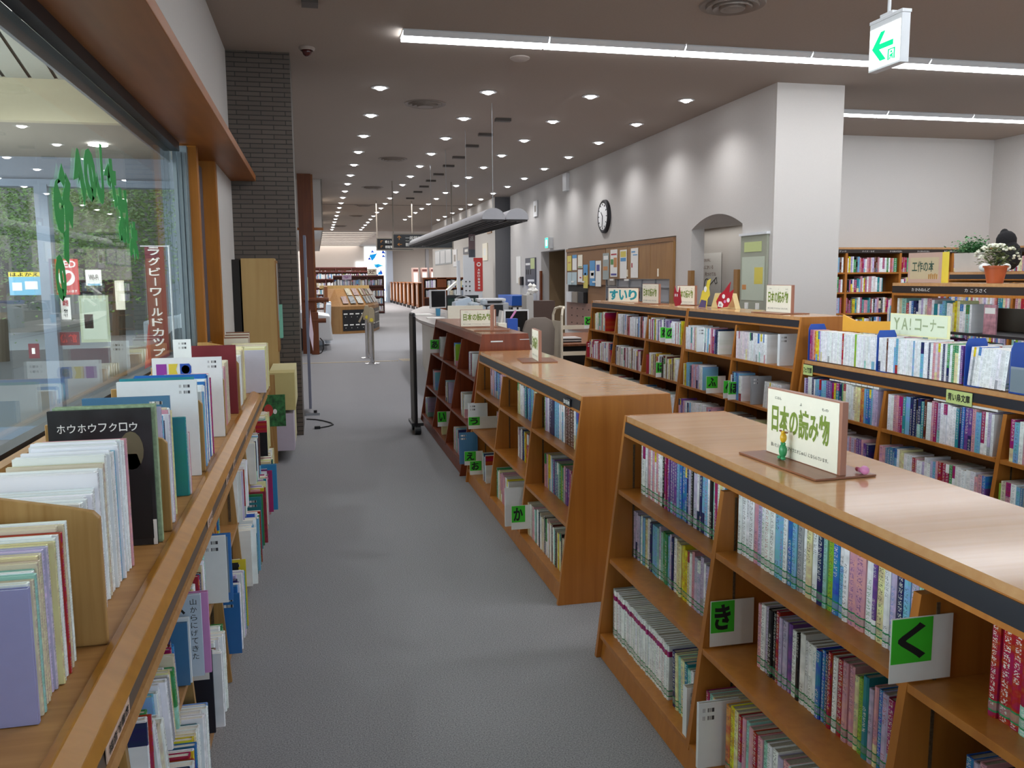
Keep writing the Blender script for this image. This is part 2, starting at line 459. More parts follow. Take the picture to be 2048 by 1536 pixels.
def barcode(mb, M, w=.05, h=.013):
    """barcode print in the local x-z plane facing -y"""
    old = mb.M; mb.M = M
    mb.face([(0, 0, 0), (w, 0, 0), (w, 0, h), (0, 0, h)], 0, [(0, 0), (1, 0), (1, 1), (0, 1)]); mb.M = old
def make_book(name, M, w, h, d, code, label, cat, group, soft=False, sticker=False, band=None, pages=True):
    mb = MB(); book_faces(mb, w, h, d, code, band, soft)
    o = mb.build(name, BOOKM); o.matrix_world = M
    tag(o, label, cat, group)
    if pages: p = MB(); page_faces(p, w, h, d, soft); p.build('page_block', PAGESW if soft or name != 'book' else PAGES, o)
    if sticker: p = MB(); label_faces(p, w); p.build('spine_label', LABELM, o)
    return o
def row(M, u0, u1, z, v, seq=None, n=None, h=(.185, .215), t=(.014, .03), d=.145, mode='obj', ctx='', name='book', cat='book',
        group=None, sticker=True, lean=0.0, soft=False, bands=None, jitv=.006, gapend=True, leanlast=0, noun='novel', pool=POOL):
    """a row of upright books in the local frame M (u to the right, v inward)"""
    u = u0; i = 0; hh = h[0]
    while True:
        code = seq[i % len(seq)] if seq else rnd.choice(pool)
        if seq and n is None and i >= len(seq): break
        if n is not None and i >= n: break
        w = rnd.uniform(*t) * (1 if rnd.random() > .1 else 1.4); hh = rnd.uniform(*h) if (i == 0 or rnd.random() > .35) else hh
        a = lean
        foot = w / max(.2, math.cos(a)) + .0006
        if u + foot + abs(math.sin(a)) * hh > u1: break
        i += 1
        band = None
        if bands: band = (bands[0] * hh, bands[1] * hh, bands[2])
        elif rnd.random() < .22: band = (0, hh * rnd.uniform(.2, .4), rnd.choice('WbPyNGRt')) if rnd.random() < .6 else (hh * rnd.uniform(.65, .8), hh, rnd.choice('WMBRNYg'))
        # a leans the head of the book towards +u for a > 0
        if a >= 0: Mb = M @ Matrix.Translation((u, v + rnd.uniform(0, jitv), z + w * math.sin(a) * 1.0 + .0005)) @ Matrix.Rotation(a, 4, 'Y') @ Matrix.Translation((w / 2, 0, 0))
        else: Mb = M @ Matrix.Translation((u + w * math.cos(a), v + rnd.uniform(0, jitv), z + .0005 + w * math.sin(-a))) @ Matrix.Rotation(a, 4, 'Y') @ Matrix.Translation((-w / 2, 0, 0))
        dd = d * rnd.uniform(.92, 1)
        if mode == 'obj':
            make_book(name, Mb, w, hh, dd, code, '%s %s, %s from left, %s' % (CN[code], noun, ordinal(i), ctx), cat, group, soft, sticker, band)
        else:
            SB_ = STUFFP if name == 'picture_book' else STUFF
            SB_.M = Mb; book_faces(SB_, w, hh, dd, code, band, True, 0); page_faces(SB_, w, hh, dd, True, 1 if h[1] > .2 or soft is None else 1); SB_.M = None
        u += foot
    return u
# ================================================================ SETTING
def carpet_mat():
    m, n, l, b = nodes('grey_loop_carpet')
    tc = n.new('ShaderNodeTexCoord')
    a = n.new('ShaderNodeTexNoise'); a.inputs['Scale'].default_value = 190; a.inputs['Detail'].default_value = 3
    c = n.new('ShaderNodeTexNoise'); c.inputs['Scale'].default_value = 1.1; c.inputs['Detail'].default_value = 4
    l.new(tc.outputs['Object'], a.inputs[0]); l.new(tc.outputs['Object'], c.inputs[0])
    r = n.new('ShaderNodeValToRGB'); r.color_ramp.elements[0].color = (*srgb('737377'), 1); r.color_ramp.elements[1].color = (*srgb('A9A8AA'), 1)
    r.color_ramp.elements[0].position = .3; r.color_ramp.elements[1].position = .7
    l.new(a.outputs['Fac'], r.inputs[0])
    r2 = n.new('ShaderNodeValToRGB'); r2.color_ramp.elements[0].color = (.9, .9, .9, 1); r2.color_ramp.elements[1].color = (1, 1, 1, 1)
    l.new(c.outputs['Fac'], r2.inputs[0])
    mx = n.new('ShaderNodeMixRGB'); mx.blend_type = 'MULTIPLY'; mx.inputs[0].default_value = 1
    l.new(r.outputs[0], mx.inputs[1]); l.new(r2.outputs[0], mx.inputs[2]); l.new(mx.outputs[0], b.inputs['Base Color'])
    b.inputs['Roughness'].default_value = .85; b.inputs['Specular IOR Level'].default_value = .25
    bp = n.new('ShaderNodeBump'); bp.inputs['Strength'].default_value = .5; bp.inputs['Distance'].default_value = .004
    l.new(a.outputs['Fac'], bp.inputs['Height']); l.new(bp.outputs[0], b.inputs['Normal'])
    return m
CARPET = carpet_mat()
WALL = mat('warm_grey_wallpaper', 'C9C5C1', .8, noise=.05, nscale=90, bump=.1)
WALL_L = mat('pale_wallpaper', 'CFCAC4', .8, noise=.04, nscale=90)
CEIL = mat('taupe_ceiling_board', 'A4988E', .9, noise=.06, nscale=60)
CEILW = mat('white_ceiling', 'B5B2AD', .9)
DARKG = mat('dark_grey_wall', '6E6E70', .8)
def slab(name, x0, x1, y0, y1, z0, z1, m, label=None, bevel=0):
    o = MB().box(x0, x1, y0, y1, z0, z1).build(name, m, bevel=bevel); return struct(o, label)
CH = 3.8
slab('floor', -.95, 12.0, -3, 62, -.12, 0, CARPET)
slab('ceiling', -.95, 12.0, -3, 41, CH, CH + .15, CEIL)
# far ceiling with light slots
mb = MB()
for i in range(10):
    y = 41 + i * 1.9
    mb.box(-.95, 3.0, y, y + 1.2, CH, CH + .15)
mb.box(3.0, 12, 41, 60.2, CH, CH + .15); mb.box(-.95, 3.0, 41, 60.2, CH + .25, CH + .3)
struct(mb.build('ceiling', CEILW))
for i in range(10):
    y = 41 + i * 1.9
    o = MB().box(-.9, 2.9, y + 1.22, y + 1.88, CH + .1, CH + .14).build('ceiling_light', emis('slot_glow%d' % i, 'FFF2E8', 1.5) if i == 0 else MATS['slot_glow0'])
    tag(o, 'long recessed slot light in the far ceiling, %s from the dark sign' % ORD[i], 'ceiling light', 'slot lights over the far shelves')

# left: wall above the picture-window, brick pier, posts
slab('wall_left', -.93, -.77, -3, 8.97, 2.62, CH, WALL)
slab('wall_left', -.95, -.77, 7.62, 8.97, 0, 2.62, WALL)
slab('wall_left', -.95, -.86, -3, 7.62, 0, 1.06, WALL)
def brick_mat():
    m, n, l, b = nodes('taupe_brick_tile')
    tc = n.new('ShaderNodeTexCoord'); mp = n.new('ShaderNodeMapping'); mp.inputs['Rotation'].default_value = (PI / 2, 0, 0)
    # add x and y so both faces get courses
    sp = n.new('ShaderNodeSeparateXYZ'); l.new(tc.outputs['Object'], sp.inputs[0])
    ad = n.new('ShaderNodeMath'); ad.operation = 'SUBTRACT'; l.new(sp.outputs[0], ad.inputs[0]); l.new(sp.outputs[1], ad.inputs[1])
    cb = n.new('ShaderNodeCombineXYZ'); l.new(ad.outputs[0], cb.inputs[0]); l.new(sp.outputs[2], cb.inputs[1])
    bt = n.new('ShaderNodeTexBrick'); l.new(cb.outputs[0], bt.inputs[0])
    bt.inputs['Scale'].default_value = 1; bt.inputs['Brick Width'].default_value = .23; bt.inputs['Row Height'].default_value = .045
    bt.inputs['Mortar Size'].default_value = .0045; bt.inputs['Mortar Smooth'].default_value = .2
    bt.inputs['Color1'].default_value = (*srgb('5C5148'), 1); bt.inputs['Color2'].default_value = (*srgb('524840'), 1); bt.inputs['Mortar'].default_value = (*srgb('2C2724'), 1)
    l.new(bt.outputs['Color'], b.inputs['Base Color']); b.inputs['Roughness'].default_value = .5
    bp = n.new('ShaderNodeBump'); bp.inputs['Strength'].default_value = .9; bp.inputs['Distance'].default_value = .006; bp.invert = True
    l.new(bt.outputs['Fac'], bp.inputs['Height']); l.new(bp.outputs[0], b.inputs['Normal'])
    return m
BRICK = brick_mat()
slab('wall_pier', -.95, -.17, 8.97, 9.75, 0, CH, BRICK, 'brick-tiled pier at the end of the window wall')
slab('wall_left', -.95, -.55, 9.75, 19.1, 0, CH, WALL)
slab('wall_left', -1.0, -.9, 27, 62, 0, CH, WALL_L)
slab('wall_left', -1.0, -.9, 19.1, 27, 2.7, CH, WALL_L)
slab('trim_1', -.93, -.535, -3, 8.965, 2.56, 2.62, WOOD_SOFFIT, 'orange-brown plywood soffit over the window', bevel=.006)
# wooden sill board behind the picture books
slab('trim_2', -.885, -.85, -3, 7.45, .70, 1.095, WOOD_PINE, 'oak back board below the glass')
# window: frame, glass
w1 = MB()
w1.box(-.96, -.905, -3, 6.55, 1.06, 1.10); w1.box(-.96, -.90, -3, 6.55, 2.50, 2.56)
wo = struct(w1.build('window_1', ALU_D), 'large sliding window between the library and the entrance hall')
MB().box(-.975, -.961, -3, 6.55, 2.42, 2.50).build('window_track', ALU, wo)
MB().box(-.958, -.951, -3, 6.54, 1.09, 2.5).build('glass', GLASS, wo)
for k, (a, b_, c_) in enumerate(((-.949, -.925, 6.54), (-.918, -.895, 6.56), (-.889, -.868, 6.58))):
    MB().box(a, b_, c_, c_ + .05, 1.08, 2.5).build('jamb', ALU, wo)
MB().box(-.95, -.862, 6.62, 6.68, 1.08, 2.55).build('jamb_backing', ALU, wo)
slab('trim_3', -.95, -.805, 6.68, 6.78, .3, 2.56, WOOD_ORANGE, 'amber wooden post beside the window')
w2 = struct(MB().box(-.95, -.90, 6.78, 7.5, 1.06, 2.56).build('window_2', ALU_D), 'dark shut window bay')
MB().box(-.90, -.885, 6.85, 7.15, 1.1, 2.5).build('window_sash', mat('slate_blue_sash', '565C6C', .4, metal=.3), w2)
MB().box(-.89, -.865, 7.3, 7.48, 1.06, 2.5).build('window_sash', MATS['slate_blue_sash'], w2)
slab('trim_4', -.95, -.765, 7.5, 7.62, .3, 2.56, WOOD_ORANGE, 'wide amber post beyond the shut window')

# green letters painted on the outside of the glass, read from the hall
let = empty('window_lettering'); tag(let, 'arched green painted hiragana seen reversed on the window glass', 'lettering')
for ch_, yc, zc, hh, ww in (('お', 5.02, 1.80, .2, .2), ('は', 4.80, 1.93, .24, .2), ('な', 4.56, 2.04, .26, .22), ('し', 4.34, 2.09, .24, .13), ('の', 4.17, 2.06, .2, .17), ('へ', 3.96, 2.0, .26, .2), ('や', 3.72, 1.86, .34, .22)):
    text('letter', ch_, MATS.get('green_window_paint') or mat('green_window_paint', '17963E', .6), let, yc + ww * .62, yc - ww * .62, zc - hh * .58, zc + hh * .58, -.9495, off=.085, face='+x')
text('letter', 'の', MATS['green_window_paint'], let, 3.68, 3.54, 1.52, 1.70, -.9495, off=.085, face='+x')

# right wall with arched alcove and door opening (plane x=5.25, y 9.23..23.5)
def seg(y0, y1, z0, z1): WR.box(5.25, 5.45, y0, y1, z0, z1)
WR = MB()
seg(9.26, 9.97, 0, CH); seg(9.97, 11.47, 2.5, CH); seg(11.47, 17.84, 2.2, CH); seg(11.47, 12.0, 0, 2.2); seg(17.6, 17.84, 0, 2.2)
seg(17.84, 19.85, 2.2, CH); seg(19.85, 23.1, 0, CH); seg(12.0, 17.6, 0, .5)
# arch: curved soffit between the springings
N = 16; yc, hw = 10.72, .75
pts = []
for i in range(N + 1):
    t = -1 + 2 * i / N; y = yc + hw * t; z = 2.25 + .17 * (1 - t * t)
    pts.append((y, z))
for i in range(N):
    (a, za), (b2, zb) = pts[i], pts[i + 1]
    WR.face([(5.25, a, za), (5.25, a, 2.5), (5.25, b2, 2.5), (5.25, b2, zb)])
    WR.face([(5.25, a, za), (5.25, b2, zb), (6.15, b2, 2.34), (6.15, a, 2.34)])
struct(WR.build('wall_right', WALL))
slab('wall_alcove', 6.1, 6.2, 9.9, 13.8, 0, 2.6, WALL_L)
slab('wall_alcove', 5.45, 6.1, 9.8, 9.97, 0, 2.6, WALL_L)
slab('wall_alcove', 5.62, 6.1, 13.7, 13.8, 0, 2.6, WALL_L); slab('ceiling_alcove', 5.45, 6.1, 11.47, 13.7, 2.34, 2.44, WALL_L)
lamp_area('alcove_fill_light', (5.8, 12.2, 2.32), .4, 1.6, 1.8, (1, .98, .95))  # added fill to brighten the alcove, has no fitting
slab('wall_passage', 6.4, 6.5, 17.5, 20.2, 0, 2.4, mat('brown_passage_wall', '8B7355', .8))
slab('wall_passage', 5.45, 6.4, 19.85, 20.0, 0, 2.4, MATS['brown_passage_wall'])
slab('ceiling_passage', 5.45, 6.5, 17.8, 20.0, 2.25, 2.35, mat('passage_ceiling', '6A4A38', .8))
slab('door_1', 5.22, 5.27, 19.8, 19.9, 0, 1.75, WOOD_RED, 'edge of the brown door beside the passage')
slab('wall_column', 5.25, 6.12, 9.22, 9.26, 0, CH, mat('pale_column_paper', 'C6C1BC', .8, noise=.03, nscale=90), 'broad pale column at the head of the wall')
slab('wall_back', 6.12, 11.1, 12.4, 12.6, 0, CH, WALL)
slab('wall_back', 5.45, 6.2, 9.83, 12.6, 2.6, CH, WALL)
slab('wall_far_right', 11.05, 11.2, -3, 12.4, 0, CH, WALL)
slab('wall_behind', -.95, 11.2, -3.1, -3, 0, .8, WALL); slab('wall_behind', -.95, 11.2, -3.1, -3, 3.0, CH, WALL); slab('wall_behind', -.95, .2, -3.1, -3, .8, 3.0, WALL); slab('wall_behind', 8.6, 11.2, -3.1, -3, .8, 3.0, WALL)
wb = struct(MB().box(.2, 8.6, -3.08, -3.02, .8, .86).box(.2, 8.6, -3.08, -3.02, 2.94, 3.0).box(3.0, 3.06, -3.08, -3.02, .86, 2.94).box(5.8, 5.86, -3.08, -3.02, .86, 2.94).build('window_6_added', ALU), 'added wide windows in the unseen wall behind the viewer')  # unseen windows, added so fill light can enter from behind
MB().box(.2, 8.6, -3.055, -3.045, .86, 2.94).build('glass', GLASS, wb)
lamp_area('rear_fill_light', (4.4, -3.3, 1.9), 8.2, 2.1, 40, (.80, .90, 1.0), (PI / 2, 0, 0))  # added cool fill for surfaces that face the camera
# counter-side wall further on
slab('wall_counter', 4.9, 5.3, 23.5, 36.5, 0, CH, WALL_L)
slab('wall_recess', 5.3, 5.45, 23.1, 23.6, 0, CH, DARKG)
slab('wall_recess', 4.9, 5.3, 23.46, 23.5, 0, CH, DARKG)
slab('wall_far', -1, 3.35, 60, 60.2, 0, CH + .3, WALL_L)
slab('wall_far', 4.75, 9.5, 60, 60.2, 0, CH, WALL_L)
slab('wall_far', 3.35, 4.75, 60, 60.2, 3.75, CH, WALL_L)
slab('wall_far_column', 4.75, 5.15, 58.5, 60, 0, CH, mat('blue_grey_column', '9AA5B5', .6))
slab('wall_far_column', 7.2, 7.4, 57, 57.4, 0, CH, DARKG)
slab('wall_far_right', 9.5, 9.6, 23.6, 60.2, 0, CH, WALL_L)
slab('wall_far_right', 5.45, 9.5, 23.3, 23.5, 0, CH, WALL_L)
slab('trim_5', -.3, -.02, 18.9, 19.12, 0, 3.8, WOOD_RED, 'tall red-brown wooden post beyond the brick pier')
slab('trim_6', -.04, .02, 19.0, 19.06, 0, 3.8, WOOD_SOFFIT, 'lighter edge strip of the wooden post')
o = slab('trim_7', -.9, .19, 19.9, 36, 2.72, 3.8, WALL_L, 'pale bulkhead above the seating bay')
MB().box(.19, .22, 19.9, 36, 2.72, 3.8).build('rail_strip', mat('striped_rail', '9C9489', .5, noise=.5, nscale=6), o)
MB().box(-.9, .22, 19.88, 19.9, 2.68, 2.74).build('lower_edge', WOOD_SOFFIT, o)
slab('ceiling_seam', -.9, 5.2, 26.4, 26.46, CH - .004, CH, DARK, 'dark joint line across the ceiling')
slab('baseboard_right', 5.235, 5.25, 20, 23.1, 0, .07, DARKG)

# tactile strip and striped tile
slab('floor_strip', -.5, 1.35, 16.68, 16.78, 0, .006, mat('tan_inlay', 'A8997F', .6), 'tan inlaid line across the carpet')
mb = MB()
for i in range(4): mb.box(1.35 + i * .05, 1.38 + i * .05, 16.7, 16.76, 0, .006)
for i in range(6):
    x = 1.62 + i * .05; mb.face([(x, 16.6, .006), (x + .025, 16.6, .006), (x - .03, 17.1, .006), (x - .055, 17.1, .006)])
struct(mb.build('floor_stripes', mat('ochre_stripe', 'B9A47E', .6)), 'ochre guide stripes on the floor by the counter')

# ---------------------------------------------------------------- entrance hall behind the glass
HALLW = mat('hall_panel', '8F8A7E', .6); HB = mat('hall_beam_cream', 'B5AC90', .6); MULL = mat('hall_mullion', '7F8C9B', .4, metal=.4)
slab('floor_hall', -9, -.95, -3, 22, -.12, 0, mat('hall_tile', '6F6A68', .35))
slab('ceiling_hall', -9, -.95, 7.5, 9.5, 2.82, 2.9, mat('hall_ceiling', '8A8578', .8))
slab('wall_hall_beam', -9, -.95, 7.4, 7.5, 2.82, 3.14, HB)
slab('wall_hall_left', -9.1, -9, -3, 9.5, 0, .6, HALLW); slab('wall_hall_left', -9.1, -9, -3, 9.5, 3.0, 4.2, HALLW)
hw = struct(MB().box(-9.08, -9.02, -3, 9.5, .6, .66).box(-9.08, -9.02, -3, 9.5, 2.94, 3.0).box(-9.08, -9.02, 1, 1.06, .66, 2.94).box(-9.08, -9.02, 5, 5.06, .66, 2.94).build('window_7_added', ALU), 'added window band on the unseen far side of the entrance hall')  # unseen window band, added as the opening for the side fill
lamp_area('hall_side_fill_light', (-9.2, 3.2, 1.8), 12, 2.3, 520, (.82, .92, 1.0), (PI / 2, 0, -PI / 2))  # added cool side fill for the aisle-facing shelves
slab('wall_hall_behind', -9, -.95, -3.1, -3, 0, 4.2, HALLW)
slab('ceiling_hall', -9, -.95, -3, 1.8, 4.1, 4.2, mat('hall_white', 'C8CBC4', .7))
mb = MB(); N = 44
for i in range(N):
    x0 = -9 + i * 8.05 / N; prev = None
    for j in range(9):
        t = j / 8; y = 7.45 - 5.6 * t; z = 3.12 + .95 * math.sin(t * PI / 2)
        if prev: mb.face([(x0, prev[0], prev[1]), (x0 + 8.05 / N - .025, prev[0], prev[1]), (x0 + 8.05 / N - .025, y, z), (x0, y, z)])
        prev = (y, z)
struct(mb.build('ceiling_vault', mat('vault_slat', 'A9ABA0', .6)), 'curved slatted vault of the entrance hall')
mb = MB(); prev = None
for j in range(9):
    t = j / 8; y = 7.45 - 5.6 * t; z = 3.14 + .95 * math.sin(t * PI / 2)
    if prev: mb.face([(-9, prev[0], prev[1]), (-.95, prev[0], prev[1]), (-.95, y, z), (-9, y, z)])
    prev = (y, z)
struct(mb.build('ceiling_vault', mat('vault_joint', '4A4C46', .8)))
slab('ceiling_vault', -9, -.95, 1.8, 7.5, 4.15, 4.2, DARK)
part = empty('wall_hall_glazing'); part['kind'] = 'structure'
MB().box(-9, -1.0, 9.5, 9.6, 2.58, 2.82).build('header_panel', mat('hall_header', '79818C', .6), part)
MB().box(-9, -1.0, 9.46, 9.62, 2.53, 2.60).build('head_rail', MULL, part)
for x in (-4.1, -2.62, -1.25, -5.6): MB().box(x - .06, x + .06, 9.45, 9.6, 0, 2.55).build('mullion', MULL, part)
MB().box(-9, -1.0, 9.5, 9.58, 0, .12).build('bottom_rail', MULL, part)
MB().box(-9, -1.0, 9.54, 9.55, .12, 2.55).build('glass', GLASS, part)
for (x, y) in ((-1.93, 6.5), (-3.4, 5.2), (-1.85, 8.5), (-2.75, 8.3), (-4.6, 7.6), (-2.6, 1.0)):
    z = 2.82 if y > 7.5 else 3.05 + .95 * math.sin((7.45 - y) / 5.6 * PI / 2)
    o = MB().cyl((x, y, z - .02), (x, y, z + .0), .075, n=20).build('hall_downlight', DOWN)
    tag(o, 'round recessed hall lamp seen through the window glass, ' + {6.5: 'nearest to the letters', 5.2: 'at the left of the vault', 8.5: 'beside the window jamb', 8.3: 'over the AED poster', 7.6: 'farthest left', 1.0: 'nearest the viewer'}[y], 'ceiling light')
    lamp_spot('hall_lamp', (x, y, z - .08), 26, 150, .5, (.95, 1, 1))
slab('floor_outside', -40, -1.0, 22, 60, -.12, -.02, mat('outside_paving', '9A9A98', .8))

# posters stuck to the hall glazing, outdoor things
def poster(x0, x1, z0, z1, y, m, label, strips=(), texts=(), name='poster'):
    e = empty(name, loc=((x0 + x1) / 2, y, z0)); w = (x1 - x0) / 2
    MB().box(-w, w, 0, .004, 0, z1 - z0).build('sheet', m, e)
    for (a, b, c, d, mm) in strips:
        MB().box(-w + a * 2 * w, -w + b * 2 * w, -.002, 0, c * (z1 - z0), d * (z1 - z0)).build('printed_block', mm, e)
    for (s, a, b, c, d, mm) in texts:
        text('printed_text', s, mm, e, -w + a * 2 * w, -w + b * 2 * w, c * (z1 - z0), d * (z1 - z0), -.003, off=.02)
    tag(e, label, 'poster'); return e
HRED = mat('poster_red', 'C23A34', .5); HSKY = mat('poster_sky', '79B4D2', .5); MAR = mat('maroon_panel', '6B2430', .5)
ap = poster(-2.575, -2.343, 1.46, 1.82, 9.534, HRED, 'red AED heart poster on the hall glazing', [], [('AED', .1, .9, .76, .95, PAPER), ('設置しています', .1, .9, .06, .14, PAPER)])
MB().cyl((0, 0, .17), (0, -.003, .17), .08, n=24).build('white_disc', PAPER, ap)
text('heart', '♥', HRED, ap, -.05, .05, .12, .22, -.005)
poster(-2.99, -2.70, 1.46, 1.69, 9.534, HSKY, 'sky blue poster of white rounded figures on the hall glazing', [(.1, .4, .2, .55, PAPER), (.5, .9, .25, .6, PAPER), (0, 1, .8, 1, YELLOW)], [('はよかえ', .05, .95, .82, .98, INK)])
poster(-2.28, -2.13, 1.55, 1.71, 9.534, PAPER, 'small white wireless network notice on the hall glazing', [(.1, .9, 0, .12, MATS['poster_sky'])], [('Wi-Fi', .2, .8, .35, .7, INK)])
poster(-2.53, -2.44, 1.21, 1.43, 9.534, PAPER, 'narrow white no-smoking notice on the hall glazing', [], [('禁煙', .2, .8, .6, .9, RED), ('です', .3, .7, .1, .5, INK)])
poster(-2.36, -2.08, .97, 1.45, 9.534, mat('pale_green_board', 'A9B59A', .5), 'framed pale green notice board on the hall glazing', [(.08, .92, .06, .94, mat('board_sheet', 'B9C6B4', .5)), (.15, .45, .3, .6, HRED)])
poster(-2.625, -2.376, .945, 1.08, 9.534, MAR, 'maroon closed-day sign low on the hall glazing', [], [('休館', .25, .9, .2, .85, HRED)])
poster(-2.86, -2.76, .82, .97, 9.534, MAR, 'maroon notice with a small round pictogram', [(.3, .6, .3, .7, PAPER)])
poster(-2.01, -1.92, 1.3, 1.6, 9.534, CREAM, 'small beige sheet on the hall glazing beside the banner')
bn = empty('banner', loc=(-1.57, 9.3, .75)); MB().cyl((.14, .0, -.75), (.14, 0, 1.2), .01).cyl((.14, 0, 1.19), (-.13, 0, 1.19), .006).cyl((.14, 0, -.75), (.14, 0, -.70), .12, n=16).build('pole', PLASTIC_W, bn); tag(bn, 'tall maroon banner with white vertical katakana in the hall', 'banner')
MB().box(-.09, .09, 0, .01, 0, 1.19).build('cloth', MAR, bn)
for i, chh in enumerate('ラグビーワールドカップ'):
    bar = chh == 'ー'
    text('letter', '■' if bar else chh, PAPER, bn, -.012 if bar else -.06, .002 if bar else .05, 1.1 - i * .102, 1.18 - i * .102, -.004, off=0 if bar else .02)
# outdoor tree seen through both panes
def tree(x, y, h, r, label, seed):
    e = empty('tree', loc=(x, y, 0)); rr = random.Random(seed)
    MB().cyl((0, 0, -.02), (.1, 0, h * .6), .14, .08).build('trunk', mat('bark', '6B5B48', .9), e)
    mb = MB()
    for i in range(6500):
        a, b_, q = rr.gauss(0, r * .5), rr.gauss(0, r * .5), rr.gauss(0, r * .45)
        s = rr.uniform(.03, .065); t = rr.uniform(0, 6.28); k = rr.uniform(-.5, .9)
        dx, dy = math.cos(t) * s, math.sin(t) * s
        p = Vector((a, b_, h + q))
        mb.face([p, p + Vector((dx, dy, k * s)), p + Vector((dx - dy * .5, dy + dx * .5, s * .6)), p + Vector((-dy * .6, dx * .6, s * .3))])
    mb.build('foliage', mat('tree_leaf', '8FAE5E', .6, noise=.4, nscale=3), e)
    tag(e, label, 'tree')
lamp_area('hall_ceiling_fill', (-4.2, 3.9, 2.9), 6.5, 1.6, 120, (.95, .98, .9), (PI, 0, 0)); lamp_area('hall_ceiling_fill', (-4.2, 7.8, 1.6), 5, 1.6, 25, (.95, .98, 1), (PI, 0, 0))  # added upward fills that brighten the hall ceiling, no fittings
for (a, b, c, d, hz, cc, lb) in ((-16, -4.6, 30, 34, 5.5, '7D7A70', 'grey-brown house across the street'), (-4.4, -1.2, 27, 33, 4.2, '8A9096', 'pale grey building at the right of the hall glass')):
    e = empty('building', loc=(a, c, -.02)); MB().box(0, b - a, 0, d - c, 0, hz).build('wall', mat('house_' + cc, cc, .8), e); MB().box(-.1, b - a + .05, -.4, d - c, hz, hz + .5).build('roof', mat('roof_slate', '4A4A4C', .7), e)
    for k in range(3): MB().box((b - a) * (.15 + .28 * k), (b - a) * (.3 + .28 * k), -.05, 0, 1.2, 2.6).build('window', ALU_D, e)
    tag(e, lb, 'building')
e = empty('parked_car', loc=(-3.6, 19.5, -.02)); tag(e, 'white parked car beyond the hall glazing', 'car')
MB().prism([(0, .25), (0, .75), (.7, .85), (1.2, 1.3), (2.6, 1.35), (3.2, .9), (3.9, .8), (3.95, .25)], 0, 1.6, 1).build('body', PLASTIC_W, e, bevel=.04); MB().prism([(.85, .88), (1.25, 1.25), (2.5, 1.28), (2.95, .92)], -.01, 0, 1).build('side_glass', BLACKP, e)
for x in (.75, 3.1): MB().cyl((x, -.02, .3), (x, .18, .3), .3, n=18).build('wheel', BLACKP, e)
tree(-3.3, 15.5, 2.6, 1.3, 'leafy tree outside seen through the hall glass', 3)
tree(-6.2, 19, 2.8, 1.6, 'broader tree outside at the left of the hall glass', 5)
cn = empty('traffic_cone', loc=(-1.85, 10.4, 0)); tag(cn, 'small red cone standing outside the hall glazing', 'cone')
MB().cyl((0, 0, .45), (0, 0, 1.1), .1, .015, n=16).build('cone', HRED, cn); MB().box(-.14, .14, -.14, .14, .0, .45).build('base', MAR, cn)
# ================================================================ BOOKCASES
def bookcase(name, label, M, bays, h, shelves, D=.70, slant=.126, wm=WOOD, wt=WOOD_TOP, strip=True, group=None, back=True, tk=.024, track=True, plinth=.085):
    """trapezoid double-sided case; local u along the front, v inward; shelves: list per bay of shelf-top heights"""
    e = empty(name, M=M); tag(e, label, 'bookcase', group)
    s = slant / 1.03
    def prof(z0, z1, i=0.0): return [(s * z0 + i, z0), (D - s * z0 - i, z0), (D - s * z1 - i, z1), (s * z1 + i, z1)]
    L = sum(bays)
    for u in (0, L - tk): MB().prism(prof(0, h), u, u + tk, 0).build('side_panel', wm, e, bevel=.0015)
    us = [0]
    for b in bays: us.append(us[-1] + b)
    for u in us[1:-1]: MB().prism(prof(plinth, h - .1, .004), u - tk / 2, u + tk / 2, 0).build('partition', wm, e)
    st = h - .084
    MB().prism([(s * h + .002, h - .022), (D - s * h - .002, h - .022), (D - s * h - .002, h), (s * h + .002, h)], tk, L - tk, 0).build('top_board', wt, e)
    # header rail with inset black strip, front and back
    for f in (0, 1):
        def fp(v, z): return (v, z) if f == 0 else (D - v, z)
        MB().prism([fp(s * st + .001, st), fp(s * st + .022, st), fp(s * h + .022, h - .022), fp(s * h + .001, h - .022)], tk, L - tk, 0).build('header_rail', wm, e)
        if strip: MB().prism([fp(s * (st + .015) - .0015, st + .013), fp(s * (st + .015) + .0016, st + .013), fp(s * (h - .03) + .0016, h - .024), fp(s * (h - .03) - .0015, h - .024)], tk + .002, L - tk - .002, 0).build('black_strip', BLACK, e)
        MB().prism([fp(s * 0 + .02, 0), fp(.035, 0), fp(.035 + s * plinth, plinth - .001), fp(.02 + s * plinth, plinth - .001)], tk, L - tk, 0).build('plinth', wm, e)
    MB().box(tk, L - tk, D / 2 - .006, D / 2 + .006, plinth, h - .022).build('back_panel', mat('brown_back_panel', '6E431F', .6) if wm is WOOD else wm, e)
    for i, b in enumerate(bays):
        a0 = us[i] + (tk if i == 0 else tk / 2); a1 = us[i + 1] - (tk if i == len(bays) - 1 else tk / 2)
        for z in [plinth + .02] + list(shelves[i]):
            MB().prism([(s * z + .004, z - .02), (D / 2 - .007, z - .02), (D / 2 - .007, z), (s * z + .004, z)], a0 + .0005, a1 - .0005, 0).build('shelf', wm, e, bevel=.001)
            if back: MB().box(a0 + .0005, a1 - .0005, D / 2 + .007, D - s * z - .004, z - .02, z).build('shelf', wm, e)
        if track:
            mb = MB()
            for x, sg in ((a0, 1), (a1, -1)):
                for v in (s * .5 + .045,):
                    mb.box(x, x + sg * .002, v + .05, v + .058, plinth + .03, h - .12)
            mb.build('shelf_track', mat('dark_shelf_track', '6E5A44', .4, noise=.6, nscale=150), e)
    return e, us, s
